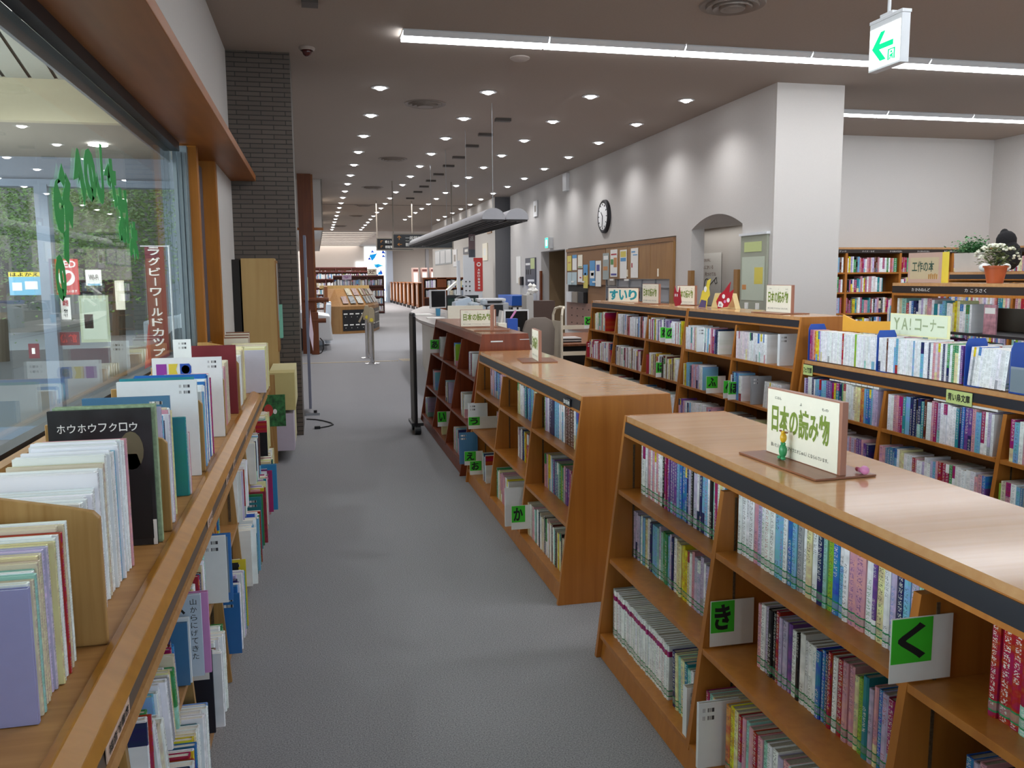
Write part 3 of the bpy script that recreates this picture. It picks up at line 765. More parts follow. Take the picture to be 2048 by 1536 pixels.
def fill(M, us, s, shelves, spec, case, plinth=.085, default='stuff', tk=.024, ctxs=None, d=.145, h=(.185, .215), t=(.014, .03), sticker=True, group=None, off=.012):
    """spec[bay][tier] = (start fraction, end fraction, sequence/None, mode, extra)"""
    for i, bay in enumerate(spec):
        off_ = off if isinstance(off, (list, tuple)) else [off] * 6
        zs = sorted([plinth + .02] + list(shelves[i]), reverse=True)
        for j, sp in enumerate(bay):
            if sp is None: continue
            f0, f1, seq, mode, ex = sp
            a0, a1 = us[i] + tk + .002, us[i + 1] - tk - .002
            z = zs[j]
            ctx = (ctxs[i][j] if ctxs else case)
            kw = dict(h=h, t=t, d=d, sticker=sticker); kw.update(ex or {})
            if seq and f1 >= .98 and 'n' not in kw: kw['n'] = 99
            row(M, a0 + f0 * (a1 - a0), a0 + f1 * (a1 - a0), z, s * z + off_[j], seq=seq, mode=mode or default, ctx=ctx, group=group, **kw)

RM = -PI / 2
# --- unit 1: nearest right
M1 = frame(1.105, 3.31, 0, RM)
sh1 = [[.43, .725], [.425, .737], [.425, .737]]
c1, us1, sl = bookcase('bookcase', 'nearest low honey-oak bookcase with sloping front at lower right', M1, [.9, .9, .9], 1.03, sh1)
T3 = ['top', 'middle', 'bottom']
def ctxs(bays, place, tiers=T3): return [['on %s shelf, %s' % (t, b + ' ' + place) for t in tiers] for b in bays]
cx1 = ctxs(['left bay', 'second bay', 'third bay'], 'of nearest right bookcase')
G1 = 'novels on the nearest right bookcase'
S = lambda x: [c for c in x if c != ' ']
spec1 = [
    [(.09, 1, S('WWWWPWPWPWWKMMVVVVbBBBNpKpWNbbWKtMWyWbBW'), 'obj', dict(t=(.014, .024), h=(.195, .212))), (0.0, 1, S('pppbWbywWNbbbtptggbpNWyyYYYyWPpppWpWq'.replace('w', 'W')), 'obj', dict(t=(.014, .025), h=(.19, .21))), (.02, .72, S('GW' + 'W' * 30), 'obj', dict(bands=(.8, .9, 'M'), t=(.016, .019), h=(.2, .201)))],
    [(.0, 1, S('WWWWPpWWWbbWBbGWyWNtlBbWPPWVyWpNbptWNTbyPMtWW'), 'obj', dict(t=(.016, .028), h=(.195, .205))), (.16, 1, S('PWpKKRppVWKWWWWBBNRWRPPylTpPBpMWPPMKOWpVPMVWPpMRp'), 'obj', dict(t=(.015, .025))), (.0, .15, S('MtyyyyyygyO'), 'obj', dict(h=(.18, .19)))],
    [(.16, 1, S('RRRRbpNBRgbWbgWpyB'), 'obj', dict(t=(.018, .03), h=(.195, .205))), (.1, 1, S('BpPKYyWWWpWbWWNWP'), 'obj', None), None]]
fill(M1, us1, sl, sh1, spec1, '', ctxs=cx1, group=G1, off=[.066, .105, .048])
row(M1, .66, .86, .105, .061, seq=S('NytyTtW'), ctx='after white set at foot of nearest right bookcase', group=G1, lean=-.05, h=(.19, .2))
row(M1, .9 + .175, 1.785, .105, .055, seq=S('OYyRPtPRPtWWpPWPpWPWpWRMPWRW'), ctx='bottom shelf beside the jutting white book', group=G1, h=(.205, .225), t=(.018, .028))
# --- unit 2
M2 = frame(1.105, 6.54, 0, RM)
sh2 = [[.43, .73], [.435, .725], [.40, .73]]
c2, us2, _ = bookcase('bookcase', 'second low honey-oak bookcase along the aisle, between the nearest and the dark red one', M2, [.887] * 3, 1.03, sh2)
G2 = 'novels on the second right bookcase'
spec2 = [
    [(.3, 1, S('PpPpPbpBNbBNB'), 'stuff', dict(t=(.018, .032))), (.55, 1, S('WNPMKpPN'), 'stuff', None), (.45, .8, S('tWNWBWW'), 'stuff', None)],
    [(.33, 1, S('yyWWWWpTTNbTBbTbN'), 'stuff', dict(t=(.02, .03))), (.3, 1, S('WWppWNBYYORRPpM'), 'stuff', None), (.0, .78, S('gtWyPPPPPPPWWWW'), 'stuff', dict(t=(.022, .028)))],
    [(.06, 1, S('gpWpNNNbbbWWbWDDDDDDWbM'), 'stuff', dict(t=(.018, .034), h=(.19, .21))), (.07, 1, S('PPpYYWbVSSStglgpPVVMMP'), 'stuff', dict(t=(.018, .028))), (.0, 1, S('ycWyGPWtNWWNcWycWKgcWPyWDWtKcYWyK'), 'stuff', dict(t=(.016, .026)))]]
fill(M2, us2, sl, sh2, spec2, '', ctxs=ctxs(['far bay', 'middle bay', 'near bay'], 'of second right bookcase'), group=G2, off=[.06, .10, .048], h=(.185, .21))
# --- unit 3: dark red-brown
M3 = frame(1.09, 9.45, 0, RM)
sh3 = [[.42, .78]] * 3
c3, us3, _ = bookcase('bookcase', 'dark cherry-red bookcase at the far end of the aisle, before the counter', M3, [.9, .9, .92], 1.15, sh3, D=.78, slant=.18, wm=WOOD_OLD, wt=WOOD_OLD_TOP, strip=False, track=False)
spec3 = [[(.5, .95, None, 'stuff', dict(n=6)), (.4, .95, None, 'stuff', dict(n=7)), (.1, .9, None, 'stuff', dict(n=9))],
         [(.62, 1, None, 'stuff', dict(n=5)), (.4, 1, None, 'stuff', dict(n=10)), (.45, .8, S('yyyy'), 'stuff', None)],
         [(.5, 1, None, 'stuff', dict(n=8)), (.4, 1, None, 'stuff', dict(n=10)), (.3, 1, None, 'stuff', dict(n=13))]]
fill(M3, us3, .18 / 1.03, sh3, spec3, '', ctxs=ctxs(['far bay', 'middle bay', 'near bay'], 'of dark red bookcase'), group='novels on the dark red bookcase', off=.03)
mb = MB()
mb.box(1.36, 1.46, 6.7275, 6.7295, 1.085, 1.095); mb.box(1.6, 1.68, 6.7275, 6.7295, 1.1, 1.104)
o = mb.build('tape_remnant', PAPER); tag(o, 'torn white tape scraps on the end of the dark red bookcase', 'tape')
# --- row 2: two taller cases and the paperback case
M4 = frame(3.04, 9.74, 0, RM); sh4 = [[.33, .66, .99]] * 3
c4, us4, _ = bookcase('bookcase', 'tall honey-oak bookcase in the second row, farther one with the three-letter sign', M4, [.9] * 3, 1.32, sh4, slant=.125)
M5 = frame(3.04, 7.03, 0, RM); sh5 = [[.33, .65, .965]] * 2
c5, us5, _ = bookcase('bookcase', 'tall honey-oak bookcase in the second row, nearer one with the red paper heads', M5, [.91] * 2, 1.32, sh5, slant=.125)
M6 = frame(3.065, 5.17, 0, RM); sh6 = [[.42, .72]] * 3
c6, us6, _ = bookcase('bookcase', 'low honey-oak bookcase carrying the row of white paperbacks', M6, [.885] * 3, 1.035, sh6)
T4 = ['top', 'second', 'third', 'bottom']
n4 = dict(t=(.016, .028))
spec4 = [[(.2, .95, S('yWWycWGgWtPRyWyR'), None, n4), (.1, 1, S('RWccWMWWWPWWqPR'), None, n4), (0.05, 1, S('RWcGWWBWWGccWcW'), None, n4), None],
         [(.06, 1, S('WWWWWNWNWBWRDRPW'), None, n4), (.1, 1, S('DWWcWcDWcWWDMPWq'), None, n4), (0.0, 1, S('TTqGWWcWWWWWWWWWWW'), None, n4), None],
         [(.03, .98, S('WWRWMWgYWWpVWVWWWNpVVpVWW'), None, n4), (.24, 1, S('yyDcDYyWWNWKDWcDW'), None, n4), (0.0, 1, S('WbWBWBWDWWTWGWWWWWWW'), None, n4), None]]
fill(M4, us4, .125 / 1.03, sh4, spec4, '', sticker=False, off=.012)
spec5 = [[(.0, .3, S('WWWWTWWPcW'), None, n4), (.05, .75, S('yYbbbTNPPpPppWWWb'), None, n4), (.05, 1, S('PpVVPpWbNWbWWWWWWWWWWWW'), None, n4), None],
         [(.02, .68, S('qqqqqqqqqqWWWWWWWWWWWWWW'), None, dict(t=(.018, .02), h=(.21, .212))), (.02, .3, S('WNbBBbWW'), None, n4), (0.03, 1, S('GWbtbDDDDKWWyyyycYyy'), None, n4), None]]
fill(M5, us5, .125 / 1.03, sh5, spec5, '', sticker=False, off=.012)
row(M5, .35, .88, .965, .13, seq=S('WWtWbWWPMRVNNW'), mode='stuff', lean=.05, t=(.018, .028))
row(M5, .91 + .52, 1.79, .65, .1, seq=S('WWWWWWWWWWWWW'), mode='stuff', lean=.12, t=(.016, .018), h=(.19, .192))
spec6 = [[(.05, 1, S('pVWWNWbbBbbVVVRYTNgyWWWWcyyOObBBbp'), None, dict(h=(.2, .215), t=(.016, .026))), (.05, 1, S('VVPVVNcWGGWPqqqPqPqPqPqPpPpP'), None, n4), None],
         [(.03, 1, S('WWPPMMTbNNKNTDWWPMpWWWWWTNBVVPbMWpWpbVWqWMPP'), None, dict(h=(.2, .215), t=(.017, .026))), (.02, 1, S('PPSSSSbWyyWWWRPWpWWpbPRRRgWWWWWWPPVqWb'), None, n4), None],
         [(.03, 1, None, None, n4), (0.02, 1, None, None, n4), None]]
fill(M6, us6, .126 / 1.03, sh6, spec6, '', sticker=False, off=.012)
# paperbacks lying flat on top of the uprights in the low case
for (ua, ub, z, ctx) in ((.33, .83, .945, 'left bay'), (1.28, 1.72, .948, 'right bay')):
    e = tag(empty('paperback_stack', M=M6 @ frame(ua, .12, z - .01)), 'fan of pale paperbacks lying flat above the uprights, %s of the low paperback case' % ctx, 'books')
    for k in range(9):
        u = k * (ub - ua) / 9
        MB().box(u, u + .05, .0, .11, .0, .008 + .0005 * k).build('paperback', PAPER, e)

# header strip wording
def strip_label(M, u0, u1, z0, z1, v, s, m=None, ink=INK, name='header_label', label='', bg=True):
    e = empty(name, M=M @ frame(u0, v, z0)); w, h = u1 - u0, z1 - z0
    if bg: MB().box(0, w, -.002, 0, 0, h).build('plate', m or mat('lime_label', 'C9D98A', .5), e)
    text('lettering', s, ink, e, w * .07, w * .93, h * .2, h * .8, -.0035, off=.02)
    tag(e, label, 'label')
strip_label(M6, .035, .145, .94, 1.008, .114, 'フェア文庫', label='small lime label at the left end of the paperback case header')
strip_label(M6, 1.38, 1.56, .94, 1.008, .114, '青い鳥文庫', label='lime label on the paperback case header, right bay')
strip_label(M2, 2.38, 2.5, .955, .995, .1125, '日本の読み物', m=BLACK, ink=PAPER, name='header_label', label='black label with white kanji on second right bookcase header')

# kana index cards (green on white, standing proud of the shelf, facing the camera)
def card(x0, x1, z0, z1, y, g, kana, label, tilt=0.0):
    e = empty('kana_card', loc=(x0, y, z0), rz=tilt); w, h = x1 - x0, z1 - z0
    MB().box(0, w, 0, .0015, 0, h).build('card_sheet', PAPER, e)
    MB().box(.002, g, -.0012, -.0002, h * .3, h - .002).build('green_panel', GREEN, e)
    text('kana', kana, INK, e, g * .16, g * .84, h * .36, h * .92, -.002, off=.035)
    tag(e, label, 'index card', 'green kana cards')
card(1.18, 1.33, .432, .582, 2.385, .082, 'き', 'green kana card き at left of middle shelf, nearest right bookcase')
card(1.150, 1.30, .742, .885, 1.493, .1, 'く', 'largest green kana card く, beside the red novels')
card(1.058, 1.20, .150, .292, 4.69, .082, 'か', 'green kana card か low on the second right bookcase')
card(1.118, 1.36, .437, .532, 6.44, .09, 'う', 'green kana card う at far end of second right bookcase')
card(1.100, 1.23, .107, .215, 6.30, .09, 'お', 'green kana card お at foot of second right bookcase, far end')
card(1.085, 1.23, .15, .26, 6.45, .09, 'え', 'green kana card え half behind the card お')
card(1.18, 1.32, .80, .945, 9.12, .095, 'あ', 'green kana card あ on the dark red bookcase, top far')
card(1.095, 1.24, .19, .335, 8.02, .085, 'い', 'green kana card い low on the dark red bookcase')
s4 = .125 / 1.03
for (u, z, tier, k, lab, pr) in ((.02, .992, 0, 'と', 'green kana card と at far top of second row', .06), (2.3, .992, 0, 'ぬ', 'green kana card ね behind card の in second row', .05), (2.42, .992, 0, 'の', 'green kana card の in second row', .05),
                      (2.28, .662, 0, 'は', 'green kana card は on the second shelf, farther tall case', .04), (.02, .332, 0, 'な', 'green kana card mostly hidden low at far end of second row', .05)):
    if k == 'ぬ': k = 'ね'
    x = 3.04 + s4 * z - pr; y = 9.74 - u
    card(x, x + .15, z, z + .14, y, .1, k, lab)
for (u, z, k, lab, pr) in ((.3, .967, 'ひ', 'green kana card ひ on nearer tall case, top shelf', -.06), (.66, .652, 'ふ', 'green kana card ふ on nearer tall case, second shelf', .05), (.96, .652, 'へ', 'green kana card へ behind card ほ', .05), (1.04, .652, 'ほ', 'green kana card ほ on nearer tall case, right bay', .05)):
    x = 3.04 + s4 * z - pr; y = 7.03 - u
    card(x, x + .17, z, z + .14, y, .1, k, lab)

# single books standing out of the shelf edge
def barbook(name, x0, x1, z0, z1, y, th, code, label, bar=True, tilt=0.0, cat='book'):
    e = empty(name, loc=(x0, y, z0)); e.rotation_euler = (0, tilt, 0)
    w, h = x1 - x0, z1 - z0
    mb = MB(); mb.box(0, w, 0, .0015, 0, h); mb.box(0, w, th - .0015, th, 0, h); mb.box(0, .002, .0015, th - .0015, 0, h)
    mb.build('cover', mat('cover_' + CN[code].replace(' ', '_'), PAL[code], .25), e)
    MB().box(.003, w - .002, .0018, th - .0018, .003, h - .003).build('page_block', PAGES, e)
    if bar:
        b = MB(); barcode(b, frame(.012, -.0008, h - .03), .04, .013); barcode(b, frame(.012, -.0008, h - .055), .04, .013)
        b.build('barcode_label', BARCODE, e)
    tag(e, label, cat); return e
barbook('book', 1.088, 1.225, .1055, .315, 2.262, .014, 'W', 'white book with barcodes jutting from the bottom shelf of the nearest right bookcase')
barbook('book', 1.128, 1.228, .1055, .275, 2.435, .03, 'W', 'white barcoded book end at the right of the white set')
barbook('book', 1.06, 1.2, .12, .352, 4.86, .02, 'W', 'plain white book jutting out behind the card か', bar=False)
barbook('book', 1.055, 1.2, .15, .40, 6.5, .012, 'S', 'sea blue picture-cover book jutting out low beside the far kana cards')
barbook('book', 1.13, 1.28, .437, .63, 6.49, .03, 'W', 'white barcoded book standing behind the card う')
barbook('book', 3.12, 3.26, .967, 1.17, 6.66, .02, 'W', 'white barcoded book behind the card ひ')
barbook('book', 3.12, 3.28, .652, .86, 5.72, .02, 'G', 'grey barcoded book behind the card ほ')
barbook('book', 3.17, 3.33, .967, 1.19, 5.43, .03, 'W', 'large white barcoded book right of the white series', tilt=.0)
barbook('book', 3.13, 3.25, .662, .87, 7.72, .03, 'W', 'white book beside the crimson one in the farther tall case')
barbook('book', 3.11, 3.22, .662, .85, 7.76, .02, 'R', 'crimson book jutting out in the farther tall case', bar=False)
barbook('book', 3.10, 3.2, .662, .84, 9.62, .02, 'R', 'red barcoded book at the far end of second row')

# ---------------------------------------------------------------- shelf-top signs
def shelf_sign(x, y, z, rz, w, h, label, s='日本の読み物', wt=.02, base=(.4, .2), simple=False):
    """upright board facing local -y"""
    e = empty('shelf_sign', loc=(x, y, z), rz=rz)
    bw, bd = base
    MB().box(-bw / 2, bw / 2, -bd / 2, bd / 2, 0, .006).build('base_board', wood('sign_base_brown', '9A6245', '8A5539', .3, axis=0) if 'sign_base_brown' not in MATS else MATS['sign_base_brown'], e, bevel=.001)
    MB().box(-w / 2, w / 2, -wt / 2, wt / 2, .006, h).build('upright_board', mat('sign_board_brown', 'A9745E', .35), e, bevel=.001)
    MB().box(-w / 2 + .004, w / 2 - .012, -wt / 2 - .0012, -wt / 2 - .0002, .008, h - .004).build('paper_face', CREAM, e)
    y = -wt / 2 - .002; a, b = -w * .42, w * .36
    text('large_letters', s, OLIVE, e, a, b, h * .36, h * .78, y, off=.03)
    if not simple:
        text('reading_letters', 'にほん', INK, e, a * .9, a * .9 + w * .09, h * .85, h * .89, y)
        text('reading_letters', 'よ', INK, e, -.01, .0, h * .83, h * .87, y)
        text('reading_letters', 'もの', INK, e, b * .72, b * .72 + w * .08, h * .83, h * .87, y)
    text('small_print', '書いた人の名前（アイウエオじゅん）にならんでいます。', INK, e, a, b, h * .14, h * .2, y)
    tag(e, label, 'sign', 'shelf-top signs'); return e
shelf_sign(1.425, 2.285, 1.031, RM + .06, .37, .215, 'large cream shelf sign with olive kanji on nearest right bookcase', base=(.40, .2))
shelf_sign(1.47, 5.68, 1.031, RM - .1, .3, .215, 'cream shelf sign seen edge-on on second right bookcase', base=(.3, .24))
shelf_sign(1.48, 7.25, 1.151, RM - .25, .3, .215, 'cream shelf sign standing on the near end of dark red bookcase', base=(.3, .3))
shelf_sign(1.45, 7.75, 1.151, -.06, .33, .16, 'low cream shelf sign facing the aisle on dark red bookcase', base=(.33, .2))
shelf_sign(3.36, 8.28, 1.321, RM + .1, .36, .205, 'cream shelf sign beside the three-letter sign', base=(.34, .22))
shelf_sign(3.37, 5.79, 1.321, RM + .04, .34, .21, 'cream shelf sign at right end of the nearer tall case', base=(.40, .24))
shelf_sign(3.5, 7.72, 1.321, RM + .3, .26, .19, 'small cream shelf sign behind the red paper head', base=(.2, .14))
# すいり sign
e = empty('shelf_sign', loc=(3.32, 9.0, 1.321), rz=RM + .62); tag(e, 'wide cream sign with teal letters on the farther tall case', 'sign')
MB().box(-.2, .2, 0, .012, 0, .155).build('board', mat('sign_board_brown', 'A9745E', .35), e)
MB().box(-.197, .197, -.0012, -.0002, .003, .152).build('paper_face', CREAM, e)
MB().box(-.2, .2, .012, .1, 0, .006).build('base_board', MATS['sign_base_brown'], e)
TEAL = mat('teal_brush_letters', '2A9BA6', .6)
for i, chh in enumerate('すいり'): text('letter', chh, TEAL, e, -.18 + i * .125, -.07 + i * .125, .022, .135, -.002, off=.045)
# paper heads
def paper_cut(name, pts, m, M, th=.004, extra=None, label='', cat='paper cut-out'):
    e = empty(name, M=M); MB().prism(pts, 0, th, 1).build('silhouette', m, e)
    for nm, p, mm in (extra or []): MB().prism(p, -.003, 0, 1).build(nm, mm, e)
    tag(e, label, cat); return e
def ell(cx_, cz, rx, rz_, n=16): return [(cx_ + rx * math.cos(2 * PI * i / n), cz + rz_ * math.sin(2 * PI * i / n)) for i in range(n)]
paper_cut('paper_cutout', [(-.02, 0), (.12, .02), (.17, .06), (.13, .2), (.10, .27), (.06, .19), (0, .2), (-.05, .28), (-.08, .2), (-.09, .08)], RED,
          Matrix.Translation((3.23, 7.36, 1.325)) @ Matrix.Rotation(RM, 4, 'Z') @ Matrix.Scale(.68, 4), .004, [('eye', ell(-.03, .15, .014, .02), PAPER), ('eye', ell(.03, .15, .014, .02), PAPER)], 'narrow red paper head with pointed ears between the tall cases')
paper_cut('paper_cutout', [(0, 0), (.12, .02), (.2, .03), (.28, .12), (.33, .27), (.23, .22), (.26, .37), (.13, .25), (.04, .2), (-.04, .1)], RED,
          Matrix.Translation((3.33, 6.72, 1.324)) @ Matrix.Rotation(RM + .2, 4, 'Z') @ Matrix.Scale(.62, 4), .004,
          [('eye', ell(.12, .17, .03, .03), PAPER), ('eye', ell(.22, .12, .03, .03), PAPER), ('nose', ell(.15, .1, .025, .02), PINK), ('teeth', [(0, .03), (.1, .02), (.12, .06), (.07, .1), (.02, .1)], PAPER), ('mouth', [(.02, .04), (.07, .03), (.09, .055), (.05, .075)], INK)],
          'large red paper head with open mouth and pointed ears')
e = empty('paper_box', loc=(3.43, 6.85, 1.321), rz=RM + .15); tag(e, 'cream folded paper box beside the large red paper head', 'box')
MB().prism([(-.16, 0), (.2, 0), (.14, .13), (-.1, .13)], 0, .05, 1).build('carton', mat('tan_carton', 'E0C88E', .6), e)
for k in range(5): MB().box(-.08 + k * .04, -.06 + k * .04, -.002, 0, .05, .09).build('gold_mark', YELLOW, e)
paper_cut('paper_cutout', [(0, 0), (.14, .0), (.16, .09), (.2, .13), (.18, .2), (.21, .3), (.15, .28), (.12, .2), (.06, .17), (.03, .09)], YELLOW,
          Matrix.Translation((3.36, 7.16, 1.323)) @ Matrix.Rotation(RM + .15, 4, 'Z') @ Matrix.Scale(.85, 4), .004, [('purple_part', [(0, 0), (.13, 0), (.14, .07), (.05, .08)], mat('plum_paper', '5A4F7A', .6)), ('white_part', ell(.12, .19, .025, .03), PAPER)],
          'yellow and plum paper figure leaning on the cream box')
# YA corner: bookends, two rows of paperbacks, sign, envelope
def bookend(M, label):
    e = empty('bookend', M=M); tag(e, label, 'bookend', 'blue bookends')
    P = [(0, 0), (.13, 0), (.13, .21), (.115, .24), (.015, .24), (0, .21)]
    MB().prism([(a, b) for a, b in P], 0, .003, 0).build('plate', BLUE_E, e, bevel=.0008)
    MB().box(.003, .1, 0, .13, 0, .002).build('foot', BLUE_E, e)
ZT = 1.0365
for u, w in ((.035, 'leftmost blue bookend on the paperback case'), (.755, 'second blue bookend, before the middle run of white paperbacks'), (1.462, 'third blue bookend, before the slanting paperbacks'), (1.755, 'rightmost blue bookend on the paperback case')):
    bookend(M6 @ frame(u, .142, ZT), w)
GP = 'paperbacks on top of the low case'
pk = dict(z=ZT + .003, mode='obj', h=(.192, .2), d=.11, soft=True, sticker=True, name='paperback', noun='paperback', group=GP, jitv=.002)
row(M6, .042, .75, v=.15, seq=S('MMPOYYpWWWWWWWWWWWWWRWWWWWWlWWWWWWWWWWWWWWWWWWWWW'), t=(.014, .019), ctx='between first two blue bookends', **pk)
row(M6, .762, 1.455, v=.15, seq=S('WWWWDWWWbbWWWWWWWbWWWbWWNWPqPWNWgWgyWVWWWWWWWWWWWWW'), t=(.014, .019), ctx='between second and third blue bookends', **pk)
row(M6, 1.475, 1.75, v=.15, seq=S('WGWWWWWWWWWWWWWW'), t=(.015, .018), lean=.1, ctx='in slanting run by rightmost blue bookend', **pk)
row(M6, .3, 2.2, v=.30, z=ZT, mode='stuff', seq=list('WWWyWWWPWyWWWyWWqWWW') * 8, n=110, h=(.19, .2), t=(.014, .019), d=.11)
e = empty('corner_sign', M=M6 @ frame(.85, .285, ZT + .002)); tag(e, 'pale yellow YA corner sign standing among the paperbacks', 'sign')
e.matrix_world = Matrix.Translation((3.37, 4.52, ZT)) @ Matrix.Rotation(RM + .08, 4, 'Z')
MB().box(0, .46, 0, .003, .205, .335).build('board', mat('pale_yellow_card', 'E9E6B0', .5), e)
MB().box(.005, .44, -.001, 0, .212, .33).build('inner_sheet', mat('pale_green_card', 'DDE5CB', .5), e)
for i, (chh, a, b) in enumerate((('Y', .03, .08), ('A', .095, .145), ('!', .16, .17), ('コ', .2, .25), ('ー', .26, .3), ('ナ', .315, .36), ('ー', .37, .42))):
    text('letter', chh, mat('sage_letters', '9DAA82', .6), e, a, b, .24 if chh != 'ー' else .265, .31 if chh != 'ー' else .275, -.002, off=.015)
MB().box(.3, .36, .0035, .006, 0, .24).build('stem', MATS['pale_yellow_card'], e)
e = empty('folded_envelope', loc=(3.37, 5.0, ZT + .2), rz=RM + .08); tag(e, 'orange folded envelope lying on the paperbacks', 'envelope')
MB().prism([(0, 0), (.5, 0), (.5, .085), (.3, .075), (.12, .07), (0, .105)], 0, .012, 1).build('envelope', mat('orange_envelope', 'E0A233', .55, bump=.3, nscale=8), e)
e = empty('acrylic_stand', M=M6 @ frame(1.77, .12, ZT)); tag(e, 'clear tilted leaflet holder at right frame edge on the paperback case', 'holder')
MB().box(0, .2, 0, .002, 0, .12).build('clear_plate', GLASS, e); MB().box(.01, .18, .003, .005, .01, .13).build('leaflet', mat('grey_leaflet', '8D97A3', .5), e)

# toys on the near sign
e = empty('frog_figure', loc=(1.385, 2.335, 1.0375), rz=RM); tag(e, 'small green toy with a yellow top leaning at the large cream sign', 'toy')
mb = MB(); mb.ball((0, 0, .028), (.014, .012, .022)); mb.ball((-.01, -.004, .006), (.009, .008, .006)); mb.ball((.01, -.004, .006), (.009, .008, .006)); mb.ball((-.006, 0, .05), .005); mb.ball((.006, 0, .05), .005)
mb.build('green_body', mat('toy_green', '3F9C63', .3), e, smooth=True)
mb = MB(); mb.ball((0, 0, .068), (.011, .01, .016)); mb.ball((0, 0, .084), (.008, .008, .006)); mb.build('yellow_top', mat('toy_yellow', 'E3B222', .35), e, smooth=True)
mb = MB(); mb.ball((-.016, 0, .087), (.008, .004, .003)); mb.ball((.016, 0, .087), (.008, .004, .003)); mb.build('brown_horn', mat('toy_brown', '7A4322', .4), e, smooth=True)
e = empty('pink_figure', loc=(1.50, 2.098, 1.0375), rz=RM); tag(e, 'tiny pink toy lying on the base corner of the large sign', 'toy')
mb = MB(); mb.ball((.005, 0, .013), (.014, .012, .013)); mb.ball((-.014, .002, .009), (.01, .009, .008)); mb.build('body', PINK, e, smooth=True)
mb = MB(); mb.ball((-.026, -.002, .01), (.006, .006, .007)); mb.build('snout', mat('rose_plastic', 'C9687F', .4), e, smooth=True)
# ================================================================ LEFT PICTURE-BOOK SHELF  (local u -> +y, v -> -x)
ML = frame(-.375, .22, 0, PI / 2)
BL = .80
e = empty('picture_book_shelf', M=ML); tag(e, 'long low picture book shelf with sloping front under the left window', 'bookcase'); PBS = e
LL = 7.2
MB().prism([(.075, .758), (.475, .758), (.475, .78), (.075, .78)], 0, LL, 0).build('top_board', WOOD_PINE, e)
MB().prism([(.030, .745), (.045, .772), (.085, .795), (.105, .790), (.108, .781), (.06, .758), (.052, .745)], 0, LL, 0).build('rounded_lip', WOOD_LIP, e, bevel=.003)
MB().prism([(.034, .705), (.05, .705), (.055, .744), (.04, .744)], 0, LL, 0).build('black_strip', mat('worn_dark_strip', '5A4C42', .4), e)
MB().prism([(.022, .682), (.06, .682), (.06, .7045), (.026, .7045)], 0, LL, 0).build('lower_rail', WOOD_PINE, e)
MB().box(0, LL, .44, .455, .02, .757).build('back_panel', WOOD_PINE, e)
MB().box(0, LL, .03, .045, 0, .07).build('plinth', WOOD_PINE, e)
NB = 9
for i in range(NB + 1):
    u = min(LL - .022, i * BL)
    MB().prism([(0.005, .0), (.44, .0), (.44, .757), (.058, .757), (.05, .68)], u, u + .022, 0).build('partition' if 0 < i < NB else 'side_panel', WOOD_PINE_V, e)
for i in range(NB):
    for z in (.10, .425):
        MB().box(i * BL + .0225, (i + 1) * BL - .0005, .012 + z * .05, .438, z - .02, z).build('shelf', WOOD_PINE, e)
    MB().box((i + 1) * BL - .003, (i + 1) * BL - .0008, .06, .072, .44, .67).box((i + 1) * BL - .003, (i + 1) * BL - .0008, .06, .072, .12, .39).build('shelf_track', mat('dark_shelf_track', '3B3430', .4), e)
# upright dividers standing on the top board
Y_DIV = [.20 + .0, 1.105, 2.01, 2.91, 3.81, 4.71, 5.61, 6.52]
DW = ['nearest', 'second', 'third', 'fourth', 'fifth', 'sixth', 'seventh', 'eighth']
for k, y in enumerate(Y_DIV[2:]):
    o = MB().prism([(-.487, .7815), (-.845, .7815), (-.845, 1.15), (-.78, 1.15), (-.56, 1.105), (-.50, 1.09), (-.487, 1.075)], y, y + .02, 1).build('shelf_divider', WOOD_PINE_V, bevel=.003)
    tag(o, '%s upright wooden divider on top of the picture book shelf' % DW[k], 'divider', 'dividers on the picture book shelf')
for u, s_, w in ((1.40, '福音館書店', .2), (2.95, 'ポプラ社', .14), (3.62, '岩崎', .1), (3.95, '偕成社', .1), (4.7, '童心社', .12), (6.1, '評論社', .14)):
    strip_label(ML, u, u + w, .708, .742, .034, s_, m=mat('pink_beige_label', 'D9B9A5', .5), name='publisher_label', label='beige publisher label, %s from near end, on the strip of the picture book shelf' % ORD[[1.40, 2.95, 3.62, 3.95, 4.7, 6.1].index(u)])

GL = 'picture books on the left shelf'
def big(y, w, h, x1, code, th, label, bar=True, mt=None, name='picture_book', rz=0, z=.7815, parts=()):
    """picture book seen cover-on; spine edge at x1, width w towards the window"""
    e = empty(name, loc=(x1, y, z), rz=rz)
    m = mt or mat('cover_' + CN[code].replace(' ', '_'), PAL[code], .3)
    mb = MB(); mb.box(-w, 0, 0, .0025, 0, h); mb.box(-w, 0, th - .0025, th, 0, h); mb.box(-.0025, 0, .0025, th - .0025, 0, h)
    mb.build('cover', m, e, bevel=.0006)
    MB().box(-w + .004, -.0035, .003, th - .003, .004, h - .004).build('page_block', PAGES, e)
    if bar:
        b = MB(); barcode(b, frame(-.07, -.0008, h - .03), .045, .012); barcode(b, frame(-.07, -.0008, h - .055), .045, .012); b.build('barcode_label', BARCODE, e)
    for nm, mm, pts in parts: MB().prism(pts, -.0012, -.0002, 1).build(nm, mm, e)
    tag(e, label, 'book', GL); return e
